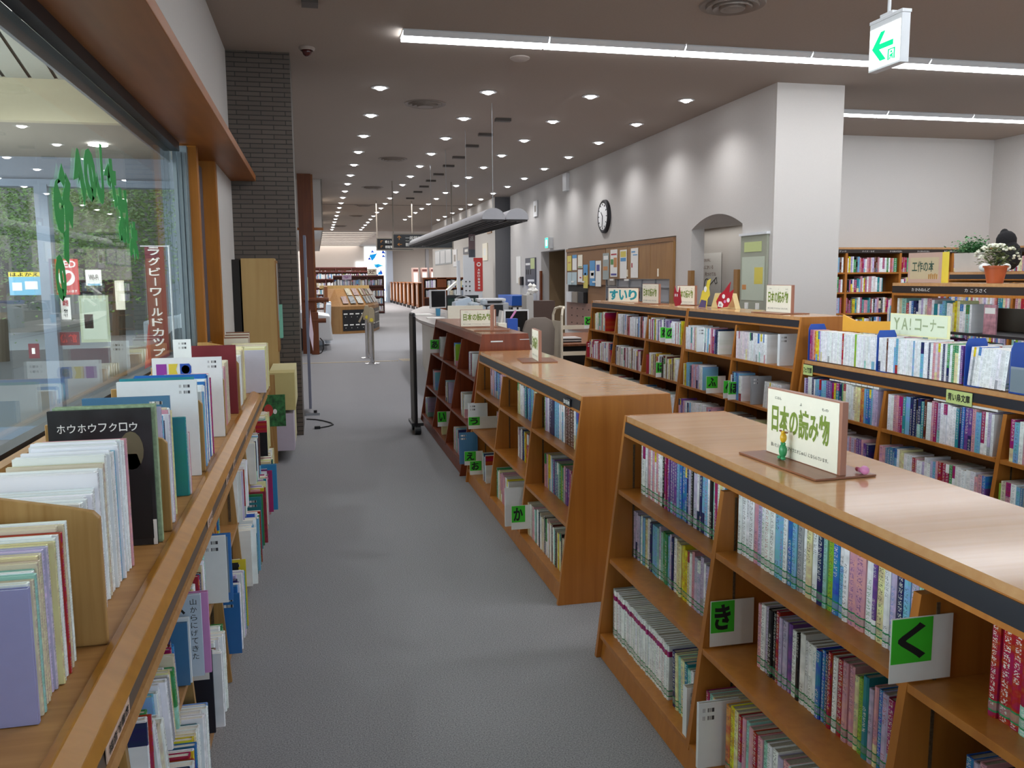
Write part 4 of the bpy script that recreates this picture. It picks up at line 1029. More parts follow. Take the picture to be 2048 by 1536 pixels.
def rowtop(y0, y1, specs, ctx, x1=-.52, gap=.0008):
    y = y0; i = 0; st = y0 > 4.7
    for (code, n, w, h, th) in specs:
        for _ in range(n):
            if y + th > y1: return y
            i += 1
            hh = h * rnd.uniform(.985, 1.01)
            Mb = Matrix.Translation((x1 + rnd.uniform(-.008, .008), y + th / 2, .7818)) @ Matrix.Rotation(PI / 2, 4, 'Z')
            if st:
                STUFFP.M = Mb; book_faces(STUFFP, th, hh, w, code, None, True); page_faces(STUFFP, th, hh, w, True, 1); STUFFP.M = None; y += th + gap; continue
            make_book('picture_book', Mb, th, hh, w * rnd.uniform(.97, 1), code, '%s picture book, %s from near %s' % (CN[code], ordinal(i), ctx), 'book', GL, band=None)
            y += th + gap
    return y
LILAC = mat('lilac_gloss_cover', 'A3A6D8', .22, coat=.4)
big(1.66, .24, .262, -.530, 'p', .014, 'glossy plain lilac picture book at the lower left corner', bar=False, mt=LILAC)
rowtop(1.676, 1.985, [('W', 1, .23, .265, .016), ('c', 1, .235, .27, .011), ('t', 1, .235, .275, .011), ('W', 1, .24, .274, .011), ('t', 1, .24, .278, .011), ('c', 2, .24, .285, .009), ('y', 1, .245, .29, .01), ('c', 2, .245, .293, .009), ('p', 2, .25, .297, .011), ('y', 2, .25, .30, .009), ('W', 3, .25, .305, .012), ('R', 1, .25, .305, .009), ('c', 3, .25, .31, .009), ('W', 3, .25, .31, .01)], 'behind the lilac book, top of left shelf', x1=-.533)
# tall white run behind the first divider
rowtop(2.034, 2.735, [('W', 3, .17, .215, .012), ('c', 2, .17, .22, .01), ('W', 2, .27, .305, .016), ('W', 9, .27, .31, .012), ('W', 7, .245, .345, .012), ('c', 2, .23, .35, .012), ('W', 8, .22, .365, .011), ('b', 1, .22, .365, .012), ('W', 1, .22, .37, .010), ('W', 8, .22, .375, .011), ('P', 1, .22, .375, .014)], 'in the tall white run behind the nearest divider', x1=-.545)
BLK = mat('dark_smoky_cover', '34363A', .35, noise=.85, nscale=7)
OWL = mat('owl_black', '0C0D0F', .5)
bb = big(2.775, .29, .43, -.507, 'K', .014, 'huge dark picture book with owl silhouette and white katakana title', bar=False, mt=BLK,
         parts=[('dark_blob', OWL, ell(-.20, .26, .07, .05)), ('dark_blob', OWL, ell(-.15, .29, .03, .05)), ('tan_patch', mat('tan_wash', '6B6148', .5), ell(-.06, .30, .035, .06)), ('owl_shape', OWL, [(-.08, .02), (-.01, .02), (-.01, .2), (-.03, .235), (-.045, .29), (-.075, .29), (-.085, .2)]),
                ('dark_stroke', OWL, [(-.28, .0), (-.1, .0), (-.12, .14), (-.27, .18)]), ('white_tag', PAPER, [(-.012, .0), (0, .0), (0, .08), (-.012, .08)])])
for i, chh in enumerate('ホウホウフクロウ'): text('title_letter', chh, PAPER, bb, -.265 + i * .029, -.242 + i * .029, .362, .388, -.0016, off=.01)
big(2.795, .29, .437, -.497, 't', .03, 'pale green mottled picture book right behind the dark owl book', bar=False, mt=mat('mottled_green', 'AFC7A0', .5, noise=.4, nscale=60))
rowtop(2.935, 3.33, [('p', 1, .28, .41, .012), ('b', 2, .25, .38, .012), ('N', 1, .24, .36, .01), ('W', 3, .26, .37, .013), ('p', 1, .26, .375, .01), ('P', 1, .26, .38, .01), ('c', 2, .27, .39, .012), ('W', 3, .24, .38, .015), ('y', 1, .24, .37, .012), ('Y', 1, .2, .28, .01)], 'behind the second divider, left shelf', x1=-.5)
big(3.36, .30, .39, -.545, 'S', .02, 'blue and navy tall picture book with barcode past the second divider')
rowtop(3.39, 3.47, [('T', 1, .25, .30, .02), ('q', 2, .2, .24, .008), ('P', 1, .2, .24, .008)], 'after the navy picture book', x1=-.49)
big(3.74, .31, .405, -.497, 'W', .022, 'tall white picture book with two barcodes before the third divider')
big(3.765, .29, .415, -.51, 'T', .012, 'turquoise picture book edge just behind the tall white one')
rowtop(3.84, 4.5, [('W', 6, .25, .34, .012), ('b', 2, .3, .33, .012), ('W', 4, .31, .355, .016), ('B', 2, .31, .365, .012), ('W', 2, .31, .37, .02), ('b', 2, .31, .375, .015), ('B', 3, .31, .385, .012), ('W', 3, .28, .385, .013), ('P', 1, .2, .38, .012), ('M', 2, .2, .36, .016)], 'in blue and white run behind third divider', x1=-.5)
mg = big(4.66, .34, .42, -.49, 'W', .022, 'large white picture book with three coloured stamps and barcodes',
         parts=[('purple_stamp', mat('stamp_purple', '9A3FA8', .5), [(-.32, .33), (-.27, .33), (-.27, .39), (-.32, .39)]), ('yellow_stamp', YELLOW, [(-.26, .33), (-.215, .33), (-.225, .36), (-.215, .39), (-.26, .39)]), ('blue_stamp', BLUE_E, [(-.205, .33), (-.16, .33), (-.15, .345), (-.15, .375), (-.16, .39), (-.205, .39)]), ('blue_globe', PINK, ell(-.178, .36, .02, .022))])
big(5.45, .31, .42, -.49, 'R', .05, 'dark crimson round-cornered picture book in the far part of the shelf', bar=False, mt=mat('crimson_cloth', '7B1E2A', .5))
rowtop(4.74, 5.4, [('W', 14, .26, .33, .018), ('P', 3, .26, .33, .018), ('c', 12, .26, .35, .018)], 'before the crimson book', x1=-.52)
e = big(5.35, .1, .47, -.73, 'W', .01, 'narrow white card sticking up by the window post', bar=True)
rowtop(5.66, 6.3, [('W', 10, .26, .33, .02), ('c', 10, .26, .34, .02), ('y', 6, .27, .36, .02)], 'past the crimson book', x1=-.5)
big(6.42, .22, .31, -.375, 'p', .03, 'pale lavender box file standing at the far end of the shelf top', bar=False, mt=mat('pale_lavender_file', 'C9C6D6', .5))
rowtop(6.46, 6.9, [('y', 6, .2, .325, .03), ('c', 2, .25, .33, .03), ('y', 4, .25, .335, .03)], 'behind the lavender file', x1=-.375)
e = empty('pamphlet_stack', loc=(-.62, 7.0, .7815)); tag(e, 'cream pamphlet stack beside the birch cabinet', 'books')
for k in range(6): MB().box(-.09, .09, k * .035, k * .035 + .03, 0, .36 + .008 * k).build('pamphlet', [CREAM, mat('pamphlet_brown', '9A6B55', .6)][k % 2], e)

# lower tiers of the picture book shelf: books stand proud of the shelf edge
PLP = 'WWWWWWWWppbbBTgPPMRYyycVN'
def lows(i, z, f0, f1, seq=None, h=(.24, .3), t=(.008, .018), lean=0., ctx='', n=None, v=-.0, mode='obj', d=.24):
    hm = .25 if z > .3 else .298
    h = (min(h[0], hm - .012), min(h[1], hm))
    a0 = i * BL + .024; a1 = (i + 1) * BL - .004
    row(ML, a0 + f0 * (a1 - a0), a0 + f1 * (a1 - a0), z, v, seq=seq, h=h, t=t, d=d, lean=lean, ctx=ctx, n=n, name='picture_book', noun='picture book', group=GL, sticker=False, mode=mode, jitv=.03, pool=PLP)
UP, LO = .4255, .1005
lows(2, UP, .0, .12, S('WWRg'), ctx='upper tier by the nearest partition', h=(.24, .27), v=-.01)
lows(2, UP, .13, .36, S('WcWWWW'), ctx='leaning run, upper tier, nearest bay', h=(.19, .22), lean=-.28, t=(.012, .03), v=-.01)
lows(2, UP, .36, .82, S('bWWWWGWyWgcRRMDNB'), ctx='leaning middle run, upper tier, nearest bay', h=(.18, .215), lean=-.2, t=(.012, .022), v=.01)
lows(2, LO, .3, 1, S('KTWbBNWRRWBBYyWWTWWWWb'), ctx='lower tier, nearest visible bay', h=(.24, .26), t=(.012, .024), v=-.03)
def cov(y, z, w, h, x1, code, th, label, bar=True, mt=None, rz=0, parts=()):
    h2 = min(h, .252 if z > .3 else .298); dz = h2 - h
    parts = [(a, b, [(p, min(q, h2 - .01)) for p, q in c]) for a, b, c in parts]
    h = h2
    return big(y, w, h, x1, code, th, label, bar, mt, 'picture_book', rz, z, parts)
ttl = cov(2.575, .4262, .23, .315, -.363, 'W', .013, 'pale blue-white picture book with large black katakana facing out', bar=False, mt=mat('ice_blue_cover', 'C5D3E2', .35))
for i, chh in enumerate('スマト'): text('title_letter', chh, INK, ttl, -.088, -.044, .195 - i * .062, .24 - i * .062, -.001, off=.02)
for i, chh in enumerate('山からにげてきた'): text('small_title_letter', chh, INK, ttl, -.03, -.012, .222 - i * .024, .24 - i * .024, -.001)
cov(2.535, .4262, .2, .2, -.392, 'W', .008, 'white barcoded picture book in front of the katakana one')
cov(2.52, .4262, .2, .19, -.396, 'S', .01, 'blue framed picture book edge before the barcoded one', bar=False)
cov(2.592, .4262, .2, .3, -.345, 'P', .016, 'candy pink picture book beside the katakana one', bar=False, mt=mat('candy_pink_cover', 'CF8EC4', .35))
cov(2.84, .1012, .22, .285, -.375, 'N', .014, 'black-backed picture book with a white barcode sheet in the lower tier', bar=True, mt=mat('night_blue_cover', '1D2433', .35), parts=[('white_sheet', PAPER, [(-.09, .19), (-.01, .19), (-.01, .272), (-.09, .272)])])
lows(3, UP, .0, .62, S('yWWWcRgRTDYycWWpWWttWW'), ctx='upper tier, second visible bay', h=(.26, .29), t=(.012, .022), v=.015)
cov(3.17, .4262, .2, .3, -.35, 'W', .01, 'white picture book with two barcodes, upper tier of second bay')
cov(3.19, .4262, .22, .33, -.335, 'B', .016, 'blue-topped picture book, upper tier of second bay', bar=True, parts=[('grey_art', mat('grey_art', '8C9AA3', .5), [(-.16, .03), (-.01, .03), (-.01, .25), (-.16, .25)])])
lows(3, LO, .3, .98, S('WWDWWWWWWg'), ctx='lower tier, second visible bay', h=(.25, .28), t=(.012, .03), v=-.03)
lows(4, UP, .08, .5, S('OYygbPW'), ctx='upper tier, third visible bay', h=(.26, .29), v=.03)
lows(4, LO, .05, .9, S('BWWNNVpWpWpYTWWWgWW'), ctx='lower tier, third visible bay', h=(.25, .29), t=(.012, .02), v=-.04)
cov(3.46, .1012, .2, .25, -.34, 'B', .012, 'cobalt picture book with barcode in third bay, lower tier')
cov(3.74, .1012, .22, .31, -.335, 'Y', .012, 'yellow-edged black picture book, lower tier of third bay', parts=[('black_inset', INK, [(-.2, .1), (-.03, .1), (-.03, .29), (-.2, .29)])])
lows(5, UP, .0, .85, S('WWWpWWWRWWqWWWPWWyWWWWWW'), ctx='upper tier, fourth visible bay', h=(.26, .28), v=.0, mode='stuff')
lows(5, LO, .0, .9, S('WWWWbbbWTTbBWggR'), ctx='lower tier, fourth visible bay', h=(.27, .31), t=(.014, .03), v=-.05, mode='stuff')
cov(4.95, .1012, .2, .3, -.315, 'R', .02, 'red speckled picture book jutting out, lower tier', mt=mat('red_speckle', 'B3324A', .4, noise=.5, nscale=40))
cov(4.9, .1012, .2, .31, -.33, 'g', .014, 'dark green picture book jutting out, lower tier', bar=False)
cov(4.84, .1012, .22, .32, -.335, 'T', .012, 'turquoise barcoded picture book, lower tier')
cov(5.6, .12, .19, .3, -.285, 'B', .03, 'bright blue picture book in front of the far partitions', bar=False, mt=mat('bright_blue_cover', '2E90C9', .35))
cov(5.55, .12, .2, .27, -.31, 'M', .014, 'magenta and white picture book before the bright blue one')
lows(6, UP, .0, .95, S('WWyWNGWbWTWKtbTWWDWWWW'), ctx='upper tier, fifth visible bay', h=(.27, .3), v=-.02, mode='stuff')
lows(6, LO, .0, .95, None, ctx='lower tier, fifth visible bay', h=(.27, .31), v=-.05, mode='stuff')
lows(7, UP, .0, .9, S('KTtyWcyyWcyyyc'), ctx='upper tier, far bay', h=(.27, .3), t=(.02, .04), v=-.03, mode='stuff')
lows(7, LO, .0, .9, S('yyNWycWyyycWyNy'), ctx='lower tier, far bay', h=(.27, .31), t=(.02, .04), v=-.05, mode='stuff')
fl = mat('leafy_print', '3F8A4A', .5, noise=.9, nscale=28)
cov(6.95, .44, .19, .29, -.265, 'g', .02, 'picture book with green leaf print and red figures', mt=fl, bar=False, parts=[('red_art', HRED, ell(-.13, .13, .035, .05)), ('white_art', PAPER, ell(-.08, .12, .015, .02))])
cov(6.9, .44, .03, .3, -.43, 'K', .02, 'black and turquoise slim books beside the leafy one', bar=False)
# magazine files at the far end, below the cabinet
e = empty('magazine_file_rack', loc=(-.37, 7.62, 0)); tag(e, 'low rack of cream magazine files before the brick pier', 'rack')
MB().box(-.35, .0, 0, .02, 0, .78).build('side_panel', WOOD_PINE_V, e); MB().box(-.35, .0, .02, .95, .44, .46).build('shelf', WOOD_PINE, e); MB().box(-.35, .0, .02, .95, .08, .10).build('shelf', WOOD_PINE, e)
FILEC = [mat('file_cream', 'D8CFA0', .6), mat('file_straw', 'C9BB7E', .6), mat('file_lilac', 'C4BAC9', .6)]
for lv, z in enumerate((.461, .101)):
    for k in range(10):
        x1 = -.205 if lv == 0 else -.225
        o = MB().box(x1 - .22, x1, 7.66 + k * .09, 7.66 + k * .09 + .08, z, z + .33).build('magazine_file', FILEC[1 if lv == 0 and k < 3 else (2 if lv == 1 and k < 4 else 0)], bevel=.002)
        tag(o, '%s magazine file on %s tier before the brick pier' % (ordinal(k + 1), 'the upper' if lv == 0 else 'the lower'), 'file box', 'magazine files before the brick pier')
# cabinet with things against the brick pier
e = empty('birch_cabinet', loc=(-.53, 8.59, 0)); tag(e, 'tall birch cabinet in front of the brick pier', 'cabinet')
MB().box(-.155, .155, 0, .36, 0, 1.80).build('body', WOOD_BIRCH, e, bevel=.003)
MB().box(.156, .17, .02, .34, .9, 1.78).build('door', WOOD_CAB, e)
MB().box(.171, .178, .03, .045, 1.2, 1.75).build('edge_strip', STEEL, e)
MB().box(.17, .2, .2, .34, 1.02, 1.35).build('mint_folder', mat('mint_folder', '7FC4AE', .5), e)
o = MB().box(-.768, -.70, 8.6, 8.96, 0, 1.79).build('painted_gap_shadow', DARK); tag(o, 'dark sheet standing for the shade between the wall and the birch cabinet', 'board')  # dark sheet painted in as the shadow between wall and cabinet
# noticeboard stand in front of pier edge, cable
e = empty('display_stand', loc=(-.10, 10.25, 0)); tag(e, 'grey panel stand with a pale pink sheet beside the brick pier', 'stand')
MB().box(-.02, .01, 0, .5, .08, 2.1).build('panel', mat('slate_panel', '77798A', .5), e, bevel=.004)
MB().box(-.06, .1, .0, .04, 0, .03).build('foot', STEEL, e); MB().cyl((.05, .02, .0), (.05, .02, .06), .02).build('caster', BLACKP, e)
MB().face([(.012, -.0, .95), (.05, .12, .75), (.06, .3, .95), (.03, .15, 1.25)]).face([(.03, .15, 1.25), (.06, .3, .95), (.05, .12, .75), (.012, 0, .95)]).build('pink_sheet', mat('pale_pink_sheet', 'CDB9C6', .6), e)
MB().box(.012, .016, .02, .3, 1.35, 1.62).build('green_white_sheet', mat('pale_green_sheet', 'C9D0B8', .6), e)
e = MB(); e.tube([(-.15, 9.94, .01), (-.05, 9.9, .008), (.03, 9.8, .008), (.12, 9.62, .008), (.14, 9.5, .008), (.09, 9.4, .008), (.0, 9.32, .01)], .007)
o = e.build('power_cable', BLACKP, smooth=True); tag(o, 'black power cable with plug lying on the carpet by the brick pier', 'cable')
MB().box(-.06, .0, 9.29, 9.34, .0, .03).build('plug', BLACKP, o)
# hand rails on wooden post
e = empty('hand_rail', loc=(0, 18.7, 0)); tag(e, 'red-brown wooden rail ends of the entrance gate beyond the brick pier', 'rail')
MB().cyl((-.25, 0, 1.16), (.27, 0, 1.16), .05, n=12).build('upper_rail', WOOD_RED, e)
MB().cyl((-.25, 0, .72), (.2, 0, .72), .05, n=12).build('lower_rail', WOOD_RED, e)
MB().box(-.12, .04, -.04, .04, 0, .9).build('gate_post', WOOD_RED, e, bevel=.01)
MB().tube([(.06, 0, .35), (.12, 0, .28), (.13, 0, .12), (.08, 0, .03), (.03, 0, .02)], .012).build('loop_cable', BLACKP, e)

# ================================================================ CEILING FITTINGS
def tube_row(y, x0, x1, z, tagname, per=1.352):
    i = 0; x = x0
    while x < x1 - .3:
        i += 1
        e = empty('fluorescent_fitting', loc=(x, y, z)); L = per - .012
        MB().box(0, L, -.15, .15, -.012, -.001).build('housing', PLASTIC_W, e)
        MB().prism([(-.135, -.012), (.135, -.012), (.11, -.05), (-.11, -.05)], .004, L - .004, 0).build('diffuser', TUBE, e)
        MB().prism([(-.15, -.001), (-.136, -.012), (-.111, -.052), (-.116, -.054), (-.155, -.014)], 0, L, 0).build('reflector_rim', PLASTIC_W, e)
        tag(e, '%s fluorescent ceiling fitting from the left in the %s' % (ordinal(i), tagname), 'ceiling light', 'ceiling fluorescent fittings')
        x += per
tube_row(8.07, .84, 10.9, CH, 'front row')
tube_row(10.63, 6.29, 10.9, CH, 'back row')
for y in (5.5, 2.95): tube_row(y, .84, 8.5, CH, {5.5: 'row overhead', 2.95: 'row above the near bookcases', .4: 'row behind the viewer'}[y])
XS = (.813, 2.09, 3.37, 4.63)
YS = [10.34 + 1.72 * i for i in range(18)]
for ci, x in enumerate(XS):
    for ri, y in enumerate(YS):
        if ri > 13 and ci > 1: continue
        e = empty('downlight', loc=(x, y, CH))
        MB().lathe([(.045, -.0005), (.105, -.0005), (.11, -.006), (.09, -.012), (.06, -.004)], n=20).build('rim', PLASTIC_W, e, smooth=True)
        MB().lathe([(.0, -.035), (.03, -.03), (.058, -.012), (.06, -.002)], n=16).build('lamp_bulb', DOWN, e, smooth=True)
        tag(e, 'round ceiling downlight, %s column from the left, %s row away' % (ORD[ci], ordinal(ri + 1)), 'ceiling light', 'round ceiling downlights')
        if ri < 8: lamp_spot('downlight_lamp', (x, y, CH - .1), LAMP_DOWN * (.9 if ci == 3 else 1), 140 if ci == 3 else 125, 1.0)
for k in range(0, 7): lamp_area('rear_hall_lamp', (1.6 if k < 4 else 3.5, 25 + 5.0 * k, CH - .08), 3.0, 1.0, 50 if k < 3 else 45, (1, .98, .96))
lamp_area('far_shelf_lamp', (1.5, 50.5, CH - .05), 4, 14, 140, (1, .97, .95))
lamp_area('side_reading_lamp', (7.0, 50, CH - .05), 3, 12, 260, (1, .98, .97))
for x, y, r in ((3.4, 6.72, .27), (1.44, 11.17, .27), (1.48, 16.3, .27), (1.44, 21.4, .27), (1.5, 26.6, .27), (1.5, 31, .27), (1.1, 37, .3)):
    e = empty('air_diffuser', loc=(x, y, CH)); tag(e, 'round ringed air diffuser in the ceiling, %.0f rings of lamps deep' % 1 if False else 'round ringed ceiling air diffuser ' + {6.72: 'near the arrow sign', 11.17: 'behind the first downlights', 16.3: 'second beyond the first downlights', 21.4: 'third beyond the first downlights', 26.6: 'by the ceiling joint line', 31: 'just past the ceiling joint line', 37: 'farthest down the hall'}[y], 'air vent', 'round air diffusers')
    MB().lathe([(r, -.001), (r * .97, -.012), (r * .8, -.006), (r * .78, -.03), (r * .6, -.015), (r * .58, -.04), (r * .4, -.02), (r * .36, -.045), (.0, -.045)], n=32).build('rings', mat('taupe_metal', '80746B', .5), e, smooth=True)
for i in range(10):
    y = [12.0, 13.26, 14.43, 15.81, 17.02, 18.42, 19.65, 20.9, 22.2, 24][i]
    o = MB().box(2.52, 2.74, y - .05, y + .05, CH - .04, CH - .001).build('ceiling_bracket', mat('brown_grey_metal', '4D443E', .5)); tag(o, '%s dark flat bracket in the ceiling line' % ordinal(i + 1), 'bracket', 'dark ceiling brackets')
e = empty('smoke_detector', loc=(2.09, 8.71, CH)); tag(e, 'pale round smoke detector below the first fluorescent', 'detector'); MB().lathe([(.1, -.001), (.1, -.012), (.07, -.03), (0, -.035)], n=24).build('cap', mat('taupe_plastic', 'A0948B', .5), e, smooth=True)
e = empty('dome_camera', loc=(.0, 8.74, CH)); tag(e, 'dark red dome camera on the ceiling beside the brick pier', 'camera')
MB().lathe([(.075, -.001), (.075, -.02), (.06, -.03)], n=20).build('base', mat('taupe_plastic', 'A0948B', .5), e, smooth=True); MB().ball((0, 0, -.035), (.045, .045, .05)).build('dome', mat('maroon_dome', '4A1E1C', .2), e, smooth=True)
o = MB().box(-.03, .1, 7.25, 7.4, CH - .03, CH - .001).build('ceiling_sensor', mat('brown_grey_metal', '4D443E', .5)); tag(o, 'small square sensor at the top frame edge', 'sensor')

# exit arrow sign
e = empty('exit_sign', loc=(2.95, 3.98, 2.68)); tag(e, 'hanging lit white sign with a green arrow', 'exit sign')
MB().box(.002, .052, 0, .26, 0, .245).build('casing', PLASTIC_W, e, bevel=.003)
MB().box(-.001, .0015, .008, .252, .012, .215).build('lit_face', SIGNLIT, e)
MB().box(.0, .056, -.003, .263, .245, .262).build('top_cap', PLASTIC_W, e, bevel=.002)
P = lambda pts: [(.26 - a * .24, b * .2 + .012) for a, b in pts]
MB().prism(P([(.13, .5), (.42, .88), (.57, .88), (.38, .58), (.85, .58), (.85, .44), (.38, .44), (.62, .14), (.42, .14)]), -.003, -.0012, 0).build('arrow', SIGNGRN, e)
mb = MB()
for q in ([(.68, .08), (.72, .08), (.72, .36), (.68, .36)], [(.88, .08), (.92, .08), (.92, .36), (.88, .36)], [(.72, .33), (.88, .33), (.88, .36), (.72, .36)], [(.77, .3), (.83, .3), (.83, .25), (.77, .25)], [(.74, .2), (.86, .24), (.86, .2), (.76, .16)], [(.76, .16), (.8, .18), (.76, .08), (.73, .1)], [(.8, .18), (.84, .2), (.86, .1), (.83, .09)]): mb.prism(P(q), -.003, -.0012, 0)
mb.build('pictogram', SIGNGRN, e)
MB().cyl((.027, .14, .262), (.027, .14, CH - 2.68), .009).build('rod', PLASTIC_W, e)
MB().box(.01, .045, .09, .19, .262, .28).build('bracket', PLASTIC_W, e)
# ================================================================ ROW 3, ROW 4, WALL SHELVES
M7 = frame(4.85, 6.50, 0, RM)
e = empty('display_bookcase', M=M7); tag(e, 'black-framed open display bookcase with craft signs on top, third row', 'bookcase')
L7 = 4.4
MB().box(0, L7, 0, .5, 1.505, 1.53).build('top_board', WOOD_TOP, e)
MB().box(0, L7, -.002, .02, 1.425, 1.445).build('lower_rail', WOOD, e); MB().box(0, L7, -.001, .02, 1.446, 1.504).build('black_strip', mat('brown_black_strip', '332A26', .4), e)
MB().prism([(-.02, 0), (.5, 0), (.46, 1.505), (.02, 1.505)], -.025, 0, 0).build('side_panel', WOOD, e)
for k, u in enumerate((1.32, 2.9)): MB().box(u, u + .09, .2, .27, 0, 1.42).build('black_post', BLACKP, e)
for z in (.2, .56, .86, 1.15): MB().box(0, L7, .02, .46, z - .02, z).build('black_shelf', mat('graphite_shelf', '37353A', .4), e)
MB().box(0, 1.3, .45, .46, 1.15, 1.33).build('back_mesh', GREY_M, e)
row(M7, .02, .95, 1.15, .04, seq=S('WytRWBNWWpWcPPWTWbbTWWyYyWWtW'), mode='stuff', h=(.2, .26), t=(.02, .04), d=.18)
row(M7, .02, 1.2, .86, .04, n=30, mode='stuff', h=(.2, .24), t=(.02, .04), d=.18)
row(M7, 1.85, 2.9, 1.15, .04, seq=S('RRRRPPPPPqqqPPWWPPWPR') * 2, mode='stuff', h=(.2, .24), t=(.02, .03), d=.18)
row(M7, -.19, -.03, 1.05, .1, seq=S('WbWWGb'), mode='stuff', h=(.24, .3), t=(.02, .03), d=.2)
for (u, code, w, h, lab) in ((1.0, 'P', .12, .22, 'pink picture-cover book facing out on the display bookcase'), (1.42, 'p', .17, .21, 'lavender magazine facing out by the black post'), (1.57, 'c', .2, .155, 'patterned beige book facing out right of the black post')):
    q = empty('book', M=M7 @ frame(u, .05, 1.151)); MB().box(0, w, 0, .015, 0, h).build('cover', mat('mottled_' + code, PAL[code], .35, noise=.5, nscale=25), q)
    MB().box(.01, w - .01, -.001, 0, h * .7, h * .9).build('title_block', PAPER if code != 'c' else GREY_M, q); tag(q, lab, 'book')
for k, (u, s_) in enumerate(((.25, 'カ かみねんど'), (.85, 'カ こうさく'), (1.6, 'カ あ そ び'), (2.0, 'カ あ そ び'))):
    text('strip_lettering', s_, PAPER, e, u, u + (.22 if k < 2 else .24), 1.462, 1.49, -.003)
q = empty('craft_sign', M=M7 @ frame(.06, .1, 1.531) @ Matrix.Rotation(.25, 4, 'Z')); tag(q, 'pinkish craft book sign with a yellow side on the third row', 'sign')
MB().box(0, .32, 0, .01, 0, .25).build('board', mat('dusty_pink_board', 'B79A8C', .6), q); MB().box(.02, .29, -.001, 0, .03, .21).build('inner_sheet', mat('tan_sheet', 'B8AA8A', .6), q)
MB().face([(.32, 0, 0), (.42, -.05, 0), (.42, -.05, .25), (.32, 0, .25)]).box(.32, .325, 0, .01, 0, .25).build('yellow_side', YELLOW, q)
text('lettering', '工作の本', mat('dark_green_ink', '2E4A3C', .6), q, .04, .25, .09, .18, -.002, off=.02)
mb = MB()
for k in range(5): mb.prism([(.2 + k * .018, .03), (.21 + k * .018, .03), (.212 + k * .018, .07 + .01 * (k % 2)), (.198 + k * .018, .07)], -.002, -.001, 1)
mb.build('small_people_art', mat('tan_art', 'A5793E', .6), q)
# potted white flowers
q = empty('potted_flowers', loc=(4.98, 5.5, 1.531)); tag(q, 'white flowers in an orange plastic pot on the third row', 'plant')
MB().lathe([(.0, 0), (.055, 0), (.078, .115), (.086, .115), (.088, .13), (.078, .13), (.07, .115), (0, .11)], n=24).build('pot', mat('terracotta_plastic', 'B4572C', .45), q, smooth=True)
rr = random.Random(4); lf = MB(); flw = MB()
for i in range(420):
    t, r, z = rr.uniform(0, 6.28), rr.uniform(0, .14), rr.uniform(.13, .27); p = Vector((r * math.cos(t), r * math.sin(t), z)); s = rr.uniform(.02, .04)
    d = Vector((math.cos(t), math.sin(t), rr.uniform(-.4, .5))) * s; sd = Vector((-math.sin(t), math.cos(t), 0)) * s * .4
    lf.face([p, p + d * .5 + sd, p + d, p + d * .5 - sd]); lf.face([p, p + d * .5 - sd, p + d, p + d * .5 + sd])
for i in range(75):
    t, ph = rr.uniform(0, 6.28), rr.uniform(.1, 1.5); p = (.155 * math.cos(t) * math.sin(ph), .155 * math.sin(t) * math.sin(ph), .17 + .12 * math.cos(ph)); flw.ball(p, (.013, .013, .009), n=6)
for k in range(8): lf.cyl((0, 0, .1), (.09 * math.cos(k), .09 * math.sin(k), .2), .003, n=5)
lf.build('leaves', mat('sage_leaf', '7E8F55', .6, noise=.4), q); flw.build('blossoms', mat('ivory_petal', 'EDEBD5', .6), q)
# row 4
M8 = frame(6.55, 7.98, 0, RM); sh8 = [[.3, .6, .9, 1.2]] * 4
c8, us8, _ = bookcase('bookcase', 'fourth-row bookcase carrying the white planter', M8, [.9] * 4, 1.62, sh8, slant=.05, track=False)
sp8 = [[(.02, 1, None, None, dict(pool='PqWWBbcTyRp')), (.02, 1, None, None, None), (.02, 1, None, None, None), None, None] for _ in range(4)]
fill(M8, us8, .05 / 1.03, sh8, sp8, '', h=(.2, .24), t=(.02, .03))
q = empty('window_planter', M=M8 @ frame(.02, .12, 1.621)); tag(q, 'long white planter of green leaves on the fourth row', 'plant')
MB().prism([(.02, 0), (.16, 0), (.18, .2), (0, .2)], 0, .42, 0).build('trough', mat('offwhite_trough', 'CFC6BC', .6), q, bevel=.004)
lf = MB()
for i in range(1300):
    p = Vector((rr.gauss(.17, .10), rr.gauss(.09, .05), .2 + abs(rr.gauss(0, .06)))); t = rr.uniform(0, 6.28); s = rr.uniform(.015, .035)
    d = Vector((math.cos(t), math.sin(t), rr.uniform(-.3, .8))) * s; sd = Vector((-math.sin(t), math.cos(t), 0)) * s * .5
    lf.face([p, p + d * .5 + sd, p + d, p + d * .5 - sd])
for k in range(10): lf.cyl((.04 * k, .09, .18), (.04 * k + .02, .09, .3), .003, n=5)
lf.build('leaves', mat('fern_leaf', '5F9A60', .6, noise=.4), q)
text('strip_lettering', 'え にほんのえほん', PAPER, c8, .5, .75, 1.55, 1.58, .075)
# plain dark plush cushion with white feet
q = empty('plush_toy', M=M8 @ frame(.56, .12, 1.621)); tag(q, 'black plush animal with white feet seated beside the planter', 'plush toy')
mb = MB(); mb.ball((.1, .1, .16), (.13, .11, .15)); mb.ball((.06, .1, .31), (.1, .09, .1)); mb.ball((.03, .1, .37), (.05, .04, .06)); mb.build('body', mat('black_plush', '131013', .9, bump=.6, nscale=80), q, smooth=True)
mb = MB(); mb.ball((-.04, -.04, .045), (.06, .06, .045)); mb.ball((.2, -.04, .045), (.07, .06, .045)); mb.build('foot', PAPER, q, smooth=True)
